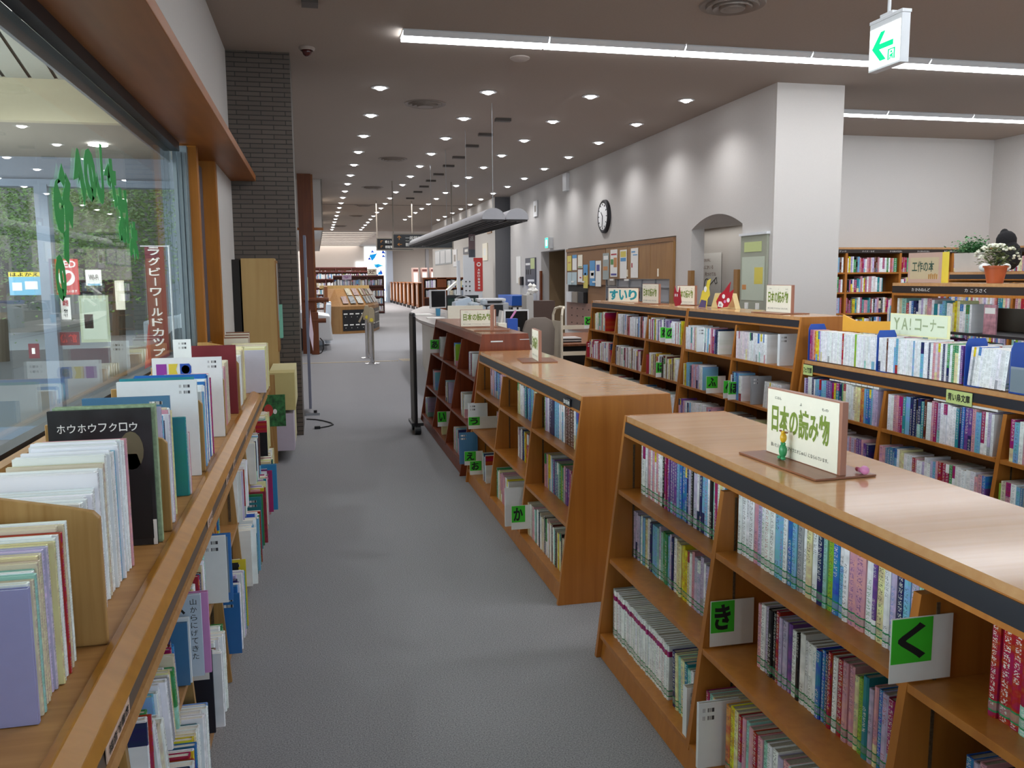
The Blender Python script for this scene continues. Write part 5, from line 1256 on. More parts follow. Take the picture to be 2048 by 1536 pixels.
# wall shelves on the back wall
M9 = frame(7.3, 12.38, 0, 0)
M9 = Matrix.Translation((6.2, 12.03, 0))
e = empty('wall_bookcase', M=M9); tag(e, 'tall oak bookcase along the back wall of the children\'s room', 'bookcase')
LW = 4.84
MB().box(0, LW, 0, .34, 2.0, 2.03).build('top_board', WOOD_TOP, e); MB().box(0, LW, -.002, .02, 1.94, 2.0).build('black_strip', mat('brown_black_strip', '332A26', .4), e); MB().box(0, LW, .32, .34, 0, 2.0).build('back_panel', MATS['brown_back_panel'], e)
nb = 5; bw = LW / nb
for i in range(nb + 1): MB().box(max(0, i * bw - .02), min(LW, i * bw + .02), .0, .32, 0, 1.94).build('partition', WOOD, e)
ZW = (.1, .4, .7, 1.0, 1.33, 1.64)
for i in range(nb):
    for z in ZW:
        MB().box(i * bw + .021, (i + 1) * bw - .021, .005, .319, z - .025, z).build('shelf', WOOD, e)
        row(M9, i * bw + .03, (i + 1) * bw - .03 - rnd.choice((0, 0, .25)), z, .02, n=60, mode='stuff', h=(.19, .25), t=(.02, .04), d=.18, pool='WWWpPPqRRKTgYcDWbM')
for k, s_ in enumerate(('0-3さい', 'もじブック', 'クイズ・なぞ', 'か にほんのえほん', 'か にほんのえほん', 'にほん', 'むかし')):
    text('strip_lettering', s_, PAPER, e, 1.2 + k * .5, 1.42 + k * .5, 1.955, 1.98, -.004)
# second wall bookcase on the right wall
M10 = frame(11.0, 0, 0, 0)
e = empty('wall_bookcase', M=Matrix.Translation((10.68, 7.6, 0))); tag(e, 'oak bookcase on the far right wall of the children\'s room', 'bookcase')
MB().box(0, .34, 0, 4.35, 2.0, 2.03).build('top_board', WOOD_TOP, e); MB().box(.32, .34, 0, 4.35, 0, 2.0).build('back_panel', MATS['brown_back_panel'], e); MB().box(-.002, .02, 0, 4.35, 1.94, 2.0).build('black_strip', MATS['brown_black_strip'], e)
for i in range(6): MB().box(0, .32, i * .87 - (.0 if i == 0 else .02), i * .87 + (.02 if i < 5 else 0), 0, 1.94).build('partition', WOOD, e)
for i in range(5):
    for z in ZW: MB().box(.005, .319, i * .87 + .021, i * .87 + .849, z - .025, z).build('shelf', WOOD, e)
MR = Matrix.Translation((10.68, 11.95, 0)) @ Matrix.Rotation(RM, 4, 'Z')
for i in range(5):
    for z in ZW: row(MR, i * .87 + .03, i * .87 + .84, z, .02, n=60, mode='stuff', h=(.19, .25), t=(.02, .04), d=.18)

# ================================================================ COUNTER AREA
CW = mat('cream_counter_panel', 'CFC8B8', .35)
e = empty('service_counter', loc=(0, 0, 0)); tag(e, 'long cream service counter with rounded end beyond the dark red bookcase', 'counter')
MB().prism([(1.72, 10.6), (2.45, 10.6), (2.45, 19), (2.3, 19), (1.9, 15.8), (1.66, 12.6)], 0, .93, 2).build('body', CW, e)
MB().prism([(1.58, 10.5), (2.5, 10.5), (2.5, 19.3), (2.35, 19.3), (1.86, 17), (1.6, 15.2), (1.52, 13)], .93, .975, 2).build('counter_top', mat('grey_counter_top', 'A7A19D', .3), e, bevel=.006)
MB().prism([(1.60, 10.55), (2.48, 10.55), (2.48, 19.1), (2.36, 19.1), (1.88, 16.9), (1.63, 15.1), (1.55, 13)], .915, .929, 2).build('red_edge', WOOD_OLD, e)
MB().prism([(1.69, 10.58), (1.719, 10.58), (1.655, 12.6), (1.63, 12.6)], .12, .55, 2).build('lower_panel', mat('pale_blue_panel', 'B5BEC8', .2), e)
o = MB().box(1.72, 2.2, 11.4, 11.42, .976, 1.23).build('counter_screen', mat('cream_screen', 'DDD5C2', .4), bevel=.003); tag(o, 'blank cream screen panel standing on the counter', 'screen')
o = MB().box(1.62, 1.9, 14.3, 14.6, .976, 1.0).box(1.68, 1.95, 13.2, 13.4, .976, .99).build('paper_pile', PAPER); tag(o, 'white papers on the rounded end of the counter', 'paper')
o = MB().lathe([(.035, 0), (.04, .12), (.034, .12), (.03, .01), (0, .01)], (1.98, 14.2, .976), n=16).build('pen_cup', mat('sky_blue_cup', '4E9CC4', .3), smooth=True); tag(o, 'sky blue pen cup on the counter', 'cup')
def monitor(x, y, z, rz, w, h, label, fr=PLASTIC_W):
    e = empty('monitor', loc=(x, y, z), rz=rz)
    MB().box(-w / 2, w / 2, 0, .04, .1, .1 + h).build('casing', fr, e, bevel=.004); MB().box(-w / 2 + .02, w / 2 - .02, -.002, .0, .12, .08 + h).build('screen', mat('dark_screen', '14161A', .15), e)
    MB().box(-.03, .03, .02, .05, 0, .12).build('stand', fr, e); MB().box(-.1, .1, -.05, .12, 0, .012).build('base', fr, e); tag(e, label, 'monitor')
monitor(2.1, 15.0, .976, .5, .34, .32, 'white-framed monitor on the counter beside the book trucks')
monitor(2.29, 13.4, .976, .1, .3, .2, 'pale-framed monitor in the middle of the staff desks')
monitor(2.69, 11.5, .7205, -.0, .35, .34, 'white-framed black monitor behind the grey chair')
o = MB().prism([(0, 0), (.3, 0), (.3, .22), (.24, .33), (.02, .26)], 0, .34, 1).build('leaflet_holder', mat('icy_blue_holder', 'C5D6E6', .3), loc=(2.0, 12.6, .976)); tag(o, 'icy blue leaflet holder on the counter behind the cream screen', 'holder')
e = empty('low_shelf_cart', loc=(2.56, 16.0, -.1)); tag(e, 'brown-grey shelf cart with a curved rail behind the counter', 'cart')
MB().box(0, .36, 0, .4, .1, 1.18).build('body', GREY_M, e); MB().box(.04, .32, -.005, 0, .8, .98).build('dark_opening', DARK, e); MB().box(.0, .36, .0, .4, 1.18, 1.2).build('top', mat('brown_cart_top', '6F625B', .5), e)
MB().tube([(.02, .2, 1.2), (.05, .2, 1.32), (.18, .2, 1.36), (.31, .2, 1.32), (.34, .2, 1.2)], .012).build('rail', STEEL, e, smooth=True)
# photocopier
e = empty('photocopier', loc=(3.3, 16.2, 0), rz=-.1); tag(e, 'grey photocopier with a dark opening behind the staff desks', 'photocopier')
MB().box(-.33, .33, 0, .6, 0, 1.12).build('body', mat('copier_grey', 'B9BCC0', .4), e, bevel=.02); MB().box(-.26, .22, -.006, .0, .86, 1.08).build('dark_opening', BLACKP, e, bevel=.002)
MB().box(-.28, .28, .02, .5, 1.14, 1.2).build('scanner_lid', PLASTIC_W, e, bevel=.015); MB().box(-.2, .2, -.02, .1, 1.13, 1.16).build('control_panel', BLACKP, e)
# staff desks
e = empty('staff_desk', loc=(0, 0, 0)); tag(e, 'brown-topped staff desk with papers behind the aisle bookcases', 'desk')
MB().box(2.92, 4.2, 10.85, 13.1, .69, .72).build('desk_top', WOOD_OLD_TOP, e, bevel=.003)
for x_ in (2.95, 4.1): MB().box(x_, x_ + .04, 10.9, 13.05, 0, .689).build('side_panel', GREY_M, e)
MB().box(3.0, 4.1, 10.95, 10.97, .1, .689).build('modesty_panel', DARK, e)
e = empty('staff_desk', loc=(0, 0, 0)); tag(e, 'narrow grey staff desk carrying the black monitor', 'desk')
MB().box(2.5, 2.9, 10.98, 13.0, .69, .72).build('desk_top', GREY_M, e)
for y_ in (11.0, 12.9): MB().box(2.52, 2.88, y_, y_ + .03, 0, .689).build('side_panel', GREY_M, e)
o = MB().box(1.98, 2.5, 9.5, 10.0, 0, .80).build('side_cabinet', GREY_M, bevel=.004); tag(o, 'low grey side cabinet behind the dark red bookcase', 'cabinet')
e = empty('binder_pile', loc=(3.0, 11.1, .721)); tag(e, 'pile of grey and black binders on the brown desk', 'binders')
for k in range(4): MB().box(.0 + k * .01, .5, 0, .3, k * .016, k * .016 + .014).build('binder', [BLACKP, mat('pale_binder', 'B5B3B0', .4)][k % 2], e)
# grey chair
e = empty('office_chair', loc=(2.70, 10.62, 0), rz=.1); tag(e, 'brown-grey office chair with rounded back at the brown desk', 'chair')
CH_M = mat('taupe_upholstery', '7E7369', .8)
MB().prism([(-.2, .62), (.2, .62), (.21, .95), (.17, 1.06), (.09, 1.1), (-.09, 1.1), (-.17, 1.06), (-.21, .95)], -.24, -.18, 1).build('backrest', CH_M, e, bevel=.015, smooth=True)
MB().box(-.2, .2, -.18, .22, .42, .48).build('seat', CH_M, e, bevel=.02); MB().cyl((0, 0, .08), (0, 0, .42), .03).build('column', BLACKP, e); MB().box(-.03, .03, -.2, -.19, .45, .74).build('spine_bar', BLACKP, e)
for k in range(5):
    a = k * 1.2566; MB().cyl((0, 0, .08), (.2 * math.cos(a), .2 * math.sin(a), .05), .015).cyl((.2 * math.cos(a), .2 * math.sin(a) - .012, .026), (.2 * math.cos(a), .2 * math.sin(a) + .012, .026), .025).build('leg', BLACKP, e)
# pen pot things on red case
e = empty('desk_organiser', loc=(2.15, 9.6, .8005)); tag(e, 'blue and cream tall pen box on the low grey side cabinet', 'organiser')
MB().box(-.12, -.02, 0, .1, 0, .28).build('cream_box', CREAM, e); MB().box(-.01, .11, 0, .1, 0, .33).build('blue_box', BLUE_E, e); MB().cyl((.02, .05, .3), (.1, .05, .42), .012).build('scissors_handle', PINK, e)
o = MB().ball((1.98, 8.7, 1.03), (.06, .05, .07)).build('pink_pouch', PINK, smooth=True)
tag(o, 'pink pouch beside the dark red bookcase end', 'pouch'); o.location = (.36, .95, -.159)
o = MB().box(0, .3, 0, .22, 0, .16).build('tissue_box', BLUE_P, loc=(3.35, 12.7, .721)); tag(o, 'blue plastic box at the far end of the brown desk', 'box')
e = empty('document_rack', loc=(2.6, 12.3, .721)); tag(e, 'leaning white papers and envelopes between the monitors', 'papers')
for k in range(5): MB().prism([(k * .04, 0), (k * .04 + .02, 0), (k * .04 + .1, .38 - k * .02), (k * .04 + .06, .4 - k * .02)], 0, .2, 1).build('paper_sheet', PAPER, e)
e = empty('desk_fan_cover', loc=(2.6, 12.35, .976)); 
tag(e, 'crumpled clear plastic bag on the counter', 'bag'); e.location = (2.25, 12.2, .99)
mb = MB(); rr = random.Random(9)
for k in range(26): mb.ball((rr.gauss(0, .07), rr.gauss(0, .05), .16 + max(-.1, rr.gauss(0, .05))), (.06, .05, .05), n=6)
mb.build('bag', mat('clear_grey_plastic', 'B9C4CC', .15), e)
# black book truck in the aisle end
e = empty('book_truck', loc=(.98, 8.85, 0)); tag(e, 'narrow black-framed trolley end standing at the far end of the aisle bookcases', 'trolley')
MB().box(-.03, .0, -.15, .15, .12, 1.22).build('end_plate', mat('dark_olive_plate', '4C4438', .5), e); MB().tube([(-.015, -.17, .1), (-.015, -.17, 1.2), (-.015, -.14, 1.235), (-.015, .14, 1.235), (-.015, .17, 1.2), (-.015, .17, .1)], .016).build('frame_tube', BLACKP, e, smooth=True)
MB().box(-.06, .06, -.17, .17, .09, .12).build('base_bar', BLACKP, e)
for dy in (-.14, .14): MB().cyl((-.03, dy - .02, .045), (.03, dy - .02, .045), .044, n=16).cyl((-.0, dy, .05), (.0, dy, .1), .012).build('caster', BLACKP, e)
# cream metal book truck ahead of row 2
e = empty('book_truck', loc=(2.99, 10.3, 0)); tag(e, 'cream enamelled book truck beside the farther tall bookcase', 'trolley')
for x in (0, .95): MB().tube([(x, 0, .1), (x, 0, 1.12), (x + .02, .03, 1.2), (x + .06, .1, 1.22), (x + .06, .3, 1.22), (x + .02, .37, 1.2), (x, .4, 1.12), (x, .4, .1)], .017).box(x - .004, x + .004, .02, .38, .15, 1.05).build('end_frame', CREAM_M, e, smooth=False)
for z in (.3, .62, .95): MB().box(0.01, .94, .02, .38, z, z + .015).build('shelf', GREY_M, e); MB().box(0.01, .94, .0, .02, z, z + .05).build('shelf_rail', CREAM_M, e)
for x in (0.0, .95):
    for y in (.02, .38): MB().cyl((x, y - .012, .04), (x, y + .012, .04), .04).cyl((x, y, .05), (x, y, .11), .01).build('caster', BLACKP, e)
e = empty('book_truck', loc=(3.5, 14.2, 0)); tag(e, 'pale metal truck post with crumpled paper by the passage', 'trolley')
MB().box(0, .12, 0, .35, .12, 1.3).build('end_plate', mat('pale_grey_metal', 'BDBAB5', .4), e); MB().box(.12, .5, 0, .35, .2, 1.2).build('shelf_body', mat('brown_truck_body', '4F3A30', .5), e)
for y in (.05, .3): MB().cyl((.05, y - .01, .06), (.05, y + .01, .06), .06).cyl((.45, y - .01, .06), (.45, y + .01, .06), .06).box(.04, .06, y - .01, y + .01, .1, .13).build('caster', BLACKP, e)
mb = MB()
for k in range(12): mb.ball((.1 + rr.gauss(0, .05), .1 + rr.gauss(0, .04), 1.38 + rr.gauss(0, .05)), (.05, .04, .05), n=5)
mb.build('crumpled_paper', PAPER, e)

# ================================================================ RIGHT WALL FITTINGS (wall face x = 5.25)
def onwall(name, y0, y1, z0, z1, m, label, cat, d=.01, parts=(), group=None):
    e = empty(name, loc=(5.25 - .001, (y0 + y1) / 2, z0)); w = abs(y1 - y0) / 2
    MB().box(-d, 0, -w, w, 0, z1 - z0).build('board', m, e, bevel=.001 if d > .005 else 0)
    for nm, mm, a, b, c, dd_ in parts:   # fractions, a from left as seen
        MB().box(-d - .002, -d, w - a * 2 * w, w - b * 2 * w, c * (z1 - z0), dd_ * (z1 - z0)).build(nm, mm, e)
    tag(e, label, cat, group); return e, w, d
CORK = mat('brown_cork_front', '8F6A49', .7, noise=.1, nscale=40)
# storage wall
e = empty('storage_wall', loc=(0, 0, 0)); tag(e, 'built-in brown storage wall with flap doors, pigeonholes and posters', 'cabinet')
MB().box(5.20, 5.245, 12.0, 17.6, 2.12, 2.18).build('head_frame', CORK, e)
for (a, b) in ((12.02, 12.9), (12.91, 13.95), (13.96, 15.05)): MB().box(5.21, 5.245, a, b, 1.56, 2.115).build('upper_door', WOOD_CAB, e, bevel=.002)
MB().box(5.21, 5.245, 15.08, 17.58, 1.45, 2.115).build('cork_flap', CORK, e, bevel=.002)
MB().box(5.205, 5.245, 12.0, 12.12, .5, 2.12).build('side_frame', WOOD_CAB, e)
MB().box(5.24, 5.42, 12.12, 15.05, .5, 1.555).build('pigeonhole_back', mat('pigeonhole_grey', '9B9CA0', .4), e)
for k in range(6): MB().box(5.21, 5.24, 12.13 + k * .58, 12.13 + k * .58 + .02, .5, 1.55).build('pigeonhole_divider', STEEL, e)
for z in (1.42, 1.2, .98): MB().box(5.215, 5.24, 12.13, 15.05, z, z + .015).build('pigeonhole_shelf', STEEL, e)
for (k, z, m) in ((0, 1.05, PAPER), (1, 1.3, PAPER), (2, 1.24, BLACKP), (3, 1.22, BLACKP), (4, 1.45, GREY_M), (2, 1.02, PAPER), (4, 1.1, GREY_M)): MB().box(5.2, 5.235, 12.25 + k * .58, 12.6 + k * .58, z, z + .12).build('pigeonhole_content', m, e)
MB().box(5.24, 5.5, 15.08, 16.2, .5, 1.44).build('drawer_block', CORK, e)
MB().box(5.25, 5.6, 16.2, 17.58, .5, 1.44).build('dark_niche', DARK, e)
MB().box(5.22, 5.25, 15.08, 17.6, .5, 1.08).build('small_drawer_front', mat('rosy_brown_drawers', '8A6657', .5), e)
for k in range(6):
    for z in (.95, .8, .65): MB().box(5.21, 5.22, 15.3 + k * .38, 15.33 + k * .38, z, z + .02).build('drawer_knob', DARK, e)
for k in range(3): MB().box(5.16, 5.24, 16.25 + k * .42, 16.6 + k * .42, 1.085, 1.3).build('niche_content', [BLACKP, GREY_M, PLASTIC_W][k], e)
for y in (12.55, 13.9): MB().box(5.195, 5.21, y, y + .03, 1.6, 1.72).build('door_handle', CREAM, e)
for k, y in enumerate((13.85, 14.6, 15.6, 16.3, 17.0)): MB().box(5.19, 5.21, y, y + .18, 1.49 if k > 1 else 1.53, 1.52 if k > 1 else 1.56).build('name_label', PAPER, e)
def wposter(y0, y1, z0, z1, c, parts, label): 
    q, w, d = onwall('poster', y0, y1, z0, z1, c, label, 'poster', .004, parts, 'posters on the storage wall'); q.location.x = 5.205
YP = mat('poster_yellow', 'D9C95A', .5); BPp = mat('poster_blue', '4F98CE', .5); TN = mat('poster_orange_art', 'C98A4E', .5); GN = mat('poster_green_art', '4F8F4A', .5); PUR = mat('poster_purple', '4B4A98', .5); GYP = mat('poster_grey', '9FA9A6', .5)
wposter(13.42, 13.75, 1.58, 2.07, PAPER, [('print_block', BPp, .1, .6, .86, .9), ('print_block', BPp, .3, .9, .76, .79), ('print_block', RED, .1, .25, .35, .5)], 'white poster with small blue lines, rightmost on the storage wall')
wposter(13.95, 14.28, 1.57, 2.06, PAPER, [('print_block', YP, .1, .9, .75, .95), ('print_block', BPp, .1, .9, .6, .72)], 'white poster with yellow and blue print, right group')
wposter(14.42, 14.78, 1.60, 2.08, PAPER, [('print_block', RED, .1, .9, .8, .85), ('print_block', GN, .05, .45, .45, .65), ('print_block', TN, .5, .95, .35, .7), ('print_block', PUR, .1, .9, .05, .12)], 'white poster with green and orange art')
wposter(14.86, 15.2, 1.55, 2.03, GYP, [('print_block', PAPER, .15, .85, .75, .9), ('print_block', TN, .1, .8, .35, .5)], 'grey-green poster in the middle of the storage wall')
wposter(15.3, 15.62, 1.42, 1.90, PAPER, [('print_block', PUR, .2, .75, .6, .85)], 'white poster with a purple blot')
wposter(15.66, 15.98, 1.43, 1.91, BPp, [('print_block', PAPER, .1, .9, .3, .6), ('print_block', GYP, .3, .8, .4, .52)], 'blue poster with white band and grey ship')
wposter(16.1, 16.38, 1.38, 1.84, YP, [('print_block', BPp, 0, 1, .55, 1), ('print_block', PAPER, .3, .6, .5, .65)], 'yellow and blue poster hanging lowest')
wposter(16.45, 16.75, 1.78, 2.04, CREAM, [('print_block', GN, .1, .9, .05, .12)], 'small cream notice above a white one')
wposter(16.45, 16.75, 1.50, 1.75, PAPER, [('print_block', RED, .4, .8, .3, .4)], 'small white notice below the cream one')
wposter(16.83, 17.13, 1.74, 2.05, PAPER, [('print_block', BPp, 0, 1, .78, 1)], 'white notice with a blue head')
wposter(17.2, 17.5, 1.73, 2.04, YP, [('print_block', TN, .2, .8, .5, .6)], 'yellow notice at the left end of the storage wall')
wposter(16.83, 17.5, 1.44, 1.70, mat('pale_cyan_sheet', 'B5CBD2', .4), [('fold_line', GREY_M, .49, .51, 0, 1)], 'pair of pale cyan sheets below the notices')
# clock
e = empty('wall_clock', loc=(5.249, 15.2, 2.70)); tag(e, 'round wall clock with a dark rim above the storage wall', 'clock')
MB().lathe([(0, -.05), (.25, -.05), (.275, -.06), (.3, -.045), (.305, 0)], n=40, ax=0).build('rim', ALU_D, e, smooth=True)
MB().lathe([(0, -.056), (.245, -.056)], n=40, ax=0).build('dial', PLASTIC_W, e)
mb = MB()
for k in range(12):
    a = k * PI / 6; mb.cyl((-.058, .2 * math.sin(a), .2 * math.cos(a)), (-.058, .232 * math.sin(a), .232 * math.cos(a)), .008, n=6)
mb.build('hour_marks', INK, e)
MB().cyl((-.06, 0, 0), (-.06, .09, .08), .007, n=6).build('hour_hand', INK, e); MB().cyl((-.062, 0, 0), (-.062, .02, -.19), .005, n=6).build('minute_hand', INK, e)
# exit light over passage
e = empty('exit_light', loc=(5.249, 18.9, 2.25)); tag(e, 'small lit green exit light above the passage', 'exit sign')
MB().box(-.12, 0, -.13, .13, 0, .24).build('casing', PLASTIC_W, e); MB().box(-.123, -.12, -.12, .12, .01, .23).build('lit_face', emis('exit_green', '3FE0A0', 1.2), e); MB().box(-.125, -.123, -.06, .06, .05, .19).build('running_figure', SIGNLIT, e)
o, w, d = onwall('motion_sensor', 17.5, 17.75, 3.4, 3.75, PLASTIC_W, 'white box sensor on the wall just under the ceiling', 'sensor', .08)
o, w, d = onwall('framed_picture', 20.1, 20.45, 3.05, 3.42, PLASTIC_W, 'small white framed picture high on the wall', 'picture', .03, [('dark_motif', GREY_M, .3, .7, .3, .7)])
SLATE = mat('slate_blackboard', '50535C', .5)
o, w, d = onwall('notice_board', 20.3, 21.3, 1.40, 2.08, SLATE, 'dark slate board with a pale green slip beside the passage', 'board', .03, [('green_slip', mat('pale_lime_slip', 'C3CF8E', .5), .55, .95, .6, .98), ('white_note', PAPER, .05, .5, .74, .82), ('black_magnet', INK, .1, .2, .4, .58), ('black_magnet', INK, .28, .38, .4, .58), ('black_magnet', INK, .5, .6, .4, .58), ('white_note', PAPER, .25, .9, .14, .22)])
o, w, d = onwall('notice_sheet', 21.9, 22.4, 1.45, 2.15, PAPER, 'tall white notice sheet left of the slate board', 'poster', .01)
e = empty('wall_telephone', loc=(5.249, 21.7, 1.4)); tag(e, 'black wall telephone with a curly cord', 'telephone'); MB().box(-.06, 0, -.1, .1, 0, .22).build('handset', BLACKP, e, bevel=.01); MB().box(-.05, 0, .12, .3, .02, .2).build('base', CREAM_M, e, bevel=.01)
MB().tube([(-.03, .1, 0), (-.04, .12, -.3), (-.02, .15, -.5)], .006).build('cord', PLASTIC_W, e)
o, w, d = onwall('fluorescent_wand', 20.3, 20.45, 1.05, 1.42, PLASTIC_W, 'white tube hanging under the slate board', 'tube', .05)
e = empty('bin_stand', loc=(4.8, 20.7, 0)); tag(e, 'blue plastic crate on a dark stand against the grey wall', 'crate')
MB().prism([(-.75, .93), (.75, .93), (.82, 1.17), (-.82, 1.17)], -.25, .25, 0).build('crate', BLUE_P, e, bevel=.01)
MB().box(-.24, .24, -.7, .7, .89, .928).build('stand_shelf', GREY_M, e)
for a in (-.55, .55):
    for b in (-.2, .2): MB().box(b - .02, b + .02, a - .02, a + .02, 0, .89).build('stand_leg', BLACKP, e)
# alcove poster, posts, museum board
e = empty('alcove_poster', loc=(6.09, 12.62, 1.14)); tag(e, 'white hand-drawn poster on the back of the arched alcove', 'poster')
MB().box(-.004, 0, -.42, .38, 0, .82).build('sheet', PAPER, e)
for i, s_ in enumerate(('読書の木の中に', 'なにかいる', '見つけてね')): text('handwriting', s_, mat('pencil_brown', '8A6A62', .6), e, -.3 + i * .08, .05 + i * .1, .68 - i * .11, .74 - i * .11, -.006, face='-x')
mb = MB(); mb.tube([(-.008, .06 + .09 * math.cos(t * .5), .33 + .09 * math.sin(t * .5)) for t in range(14)], .004, n=5); mb.tube([(-.008, -.0, .3), (-.008, -.12, .36), (-.008, -.2, .4)], .004, n=5); mb.tube([(-.008, -.2, .4), (-.008, -.27, .44), (-.008, -.3, .36), (-.008, -.24, .34), (-.008, -.2, .4)], .004, n=5)
mb.tube([(-.008, .1, .24), (-.008, .14, .1), (-.008, .2, 0.02)], .004, n=5); mb.build('line_drawing', INK, e)
for y in (9.975, 11.36): slab('trim_8', 5.2, 5.26, y, y + .1, .3, 1.68, WOOD_CAB, 'wooden guard post at the alcove edge')
e = empty('exhibit_board', loc=(5.249, 9.62, 1.05)); tag(e, 'grey-green framed notice panel with leaflets beside the pale column', 'notice board')
MB().box(-.03, 0, -.32, .32, 0, 1.04).build('panel', mat('sage_panel', '9DA08F', .4), e, bevel=.004); MB().box(-.035, -.03, -.2, .22, .84, .96).build('title_plate', mat('pale_lime_slip', 'C3CF8E', .5), e)
MB().box(-.034, -.03, -.28, .27, .25, .78).build('leaflet_sheet', mat('pale_mint_sheet', 'BFC8B6', .5), e); MB().box(-.036, -.034, -.25, -.05, .45, .65).build('yellow_patch', YP, e); MB().box(-.036, -.034, .15, .25, .38, .44).build('brown_patch', TN, e)
for a in (-.15, .12): MB().box(-.05, -.03, a - .03, a + .03, .06, .22).build('hand_cutout', PAPER, e)
MB().box(-.05, 0, -.34, .34, 1.04, 1.07).build('head_rail', PLASTIC_W, e)

# ================================================================ CANOPY over the counter
e = empty('suspended_canopy', loc=(0, 0, 2.3)); tag(e, 'long suspended canopy of two grey half-round troughs over the counter', 'canopy')
CAN = mat('canopy_grey', 'A9A8AC', .45)
for x0 in (1.99, 2.285):
    prof = [(x0, 0)] + [(x0 + .14 - .14 * math.cos(PI * k / 12), .015 + .12 * math.sin(PI * k / 12)) for k in range(13)] + [(x0 + .28, 0)]
    MB().prism(prof, 10.28, 18.6, 1).build('half_round_trough', CAN, e, smooth=True)
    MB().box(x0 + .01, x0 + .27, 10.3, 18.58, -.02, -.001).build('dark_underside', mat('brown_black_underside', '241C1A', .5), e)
    for k in range(3): MB().box(x0 + .06 + k * .07, x0 + .065 + k * .07, 10.3, 18.58, -.035, -.021).build('louvre_blade', ALU_D, e)
for y in (11, 13, 15, 17): MB().cyl((2.27, y, .1), (2.27, y, CH - 2.3), .004, n=6).build('wire', STEEL, e)
e = empty('hanging_label', loc=(2.35, 13.0, 1.96)); tag(e, 'narrow brown hanging sign under the canopy', 'sign')
MB().box(-.05, .05, 0, .01, -.05, .30).build('plate', mat('mauve_brown_plate', '7A5F60', .4), e); MB().box(-.05, .05, -.001, 0, -.05, .07).build('slate_end', SLATE, e); MB().cyl((0, .005, .3), (0, .005, .32), .004).build('wire', STEEL, e)
text('lettering', '返', PAPER, e, -.03, .03, .2, .27, -.002)
# black direction signs
def dirsign(x0, x1, z0, z1, y, lines, label):
    e = empty('direction_sign', loc=(x0, y, z0)); w, h = x1 - x0, z1 - z0
    MB().box(0, w, 0, .05, 0, h).build('panel', mat('sign_black', '17171A', .3), e); MB().box(-.03, 0, -.005, .055, -.03, h + .03).box(w, w + .03, -.005, .055, -.03, h + .03).box(0, w, -.005, .055, h, h + .03).box(0, w, -.005, .055, -.03, 0).build('frame', GREY_M, e)
    for (s_, a, b, c, d, m) in lines: text('lettering', s_, m, e, a * w, b * w, c * h, d * h, -.008, off=.01)
    for x in (.0, w): MB().cyl((x, .02, h + .03), (x, .02, CH - z0), .014, n=8).build('hanger_rod', GREY_M, e)
    tag(e, label, 'sign')
AMB = mat('amber_arrow', 'D08A3A', .5)
dirsign(1.79, 3.15, 2.30, 2.60, 20.0, [('↑', .06, .13, .6, .92, AMB), ('←', .06, .14, .14, .36, AMB), ('一般開架コーナー', .2, .75, .6, .88, PAPER), ('General reading', .2, .5, .48, .55, PAPER), ('新聞・雑誌コーナー', .2, .75, .1, .38, PAPER)], 'nearer black hanging sign with two amber arrows')
dirsign(1.77, 2.78, 2.42, 2.73, 25.0, [('↖', .1, .17, .6, .82, AMB), ('↖', .1, .17, .14, .36, AMB), ('郷土コーナー', .22, .6, .58, .84, PAPER), ('視聴覚文庫コーナー', .22, .85, .12, .38, PAPER)], 'farther black hanging sign behind the nearer one')

# ================================================================ FAR ZONE
# bollards with gate arms
for (x, y, lab, fl_) in ((1.005, 16.3, 'nearer chrome gate post with a beige padded arm', 1), (.99, 17.5, 'farther chrome gate post with a beige padded arm', 0)):
    e = empty('gate_post', loc=(x, y, 0)); tag(e, lab, 'gate post', 'chrome gate posts')
    MB().lathe([(0, 0), (.14, 0), (.14, .012), (.05, .025), (.05, .03)], n=24).build('foot_plate', CHROME, e, smooth=True); MB().cyl((0, 0, .02), (0, 0, .82), .042, n=20).build('tube', CHROME, e, smooth=True)
    MB().prism([(-.075, .78), (.04, .76), (.065, .82), (.06, 1.0), (.03, 1.06), (-.02, 1.07), (-.05, 1.0)], -.05, .05, 1).build('padded_head', mat('beige_pad', 'B2A488', .6), e, bevel=.012)
    MB().cyl((0, -.055, .83), (0, -.06, .83), .035, n=16).build('yellow_reflector', YELLOW, e)
    if not fl_: MB().prism([(-.02, 1.02), (.03, 1.08), (-.14, .72), (-.17, .74)], -.03, .03, 1).build('swing_arm', MATS['beige_pad'], e)
# magazine rack
e = empty('magazine_rack', loc=(0, 0, 0)); tag(e, 'curved wooden magazine rack with sloping top and black pigeonholes', 'rack')
FP = [(.70, 25.4), (1.45, 25.75), (1.75, 26.6), (1.95, 27.6), (2.0, 29.0)]; BP_ = [(.3, 25.55), (.3, 29.0)]
MB().prism(FP + [(.3, 29.0), (.3, 25.5)], 0, .80, 2).build('body', WOOD_CAB, e)
TP = [(.55, 26.0), (1.2, 26.2), (1.5, 26.9), (1.65, 27.8), (1.7, 29.0)]
mb = MB()
for i in range(4): mb.face([(*FP[i], .8), (*FP[i + 1], .8), (*TP[i + 1], 1.30), (*TP[i], 1.30)])
mb.face([(*TP[0], 1.3), (*TP[1], 1.3), (*TP[2], 1.3), (*TP[3], 1.3), (*TP[4], 1.3), (.3, 29.0, 1.3), (.3, 26, 1.3)]); mb.face([(.3, 25.5, .8), (*FP[0], .8), (*TP[0], 1.3), (.3, 26, 1.3)])
mb.build('sloping_top', WOOD_CAB, e)
MB().box(.25, .34, 25.35, 29, 0, 1.38).build('end_board', wood('gate_orange', '9A5A2C', '8C4E24', .4, axis=2), e); MB().box(.12, 1.6, 26.6, 26.66, 1.30, 1.40).build('rear_ledge', WOOD_BIRCH, e)
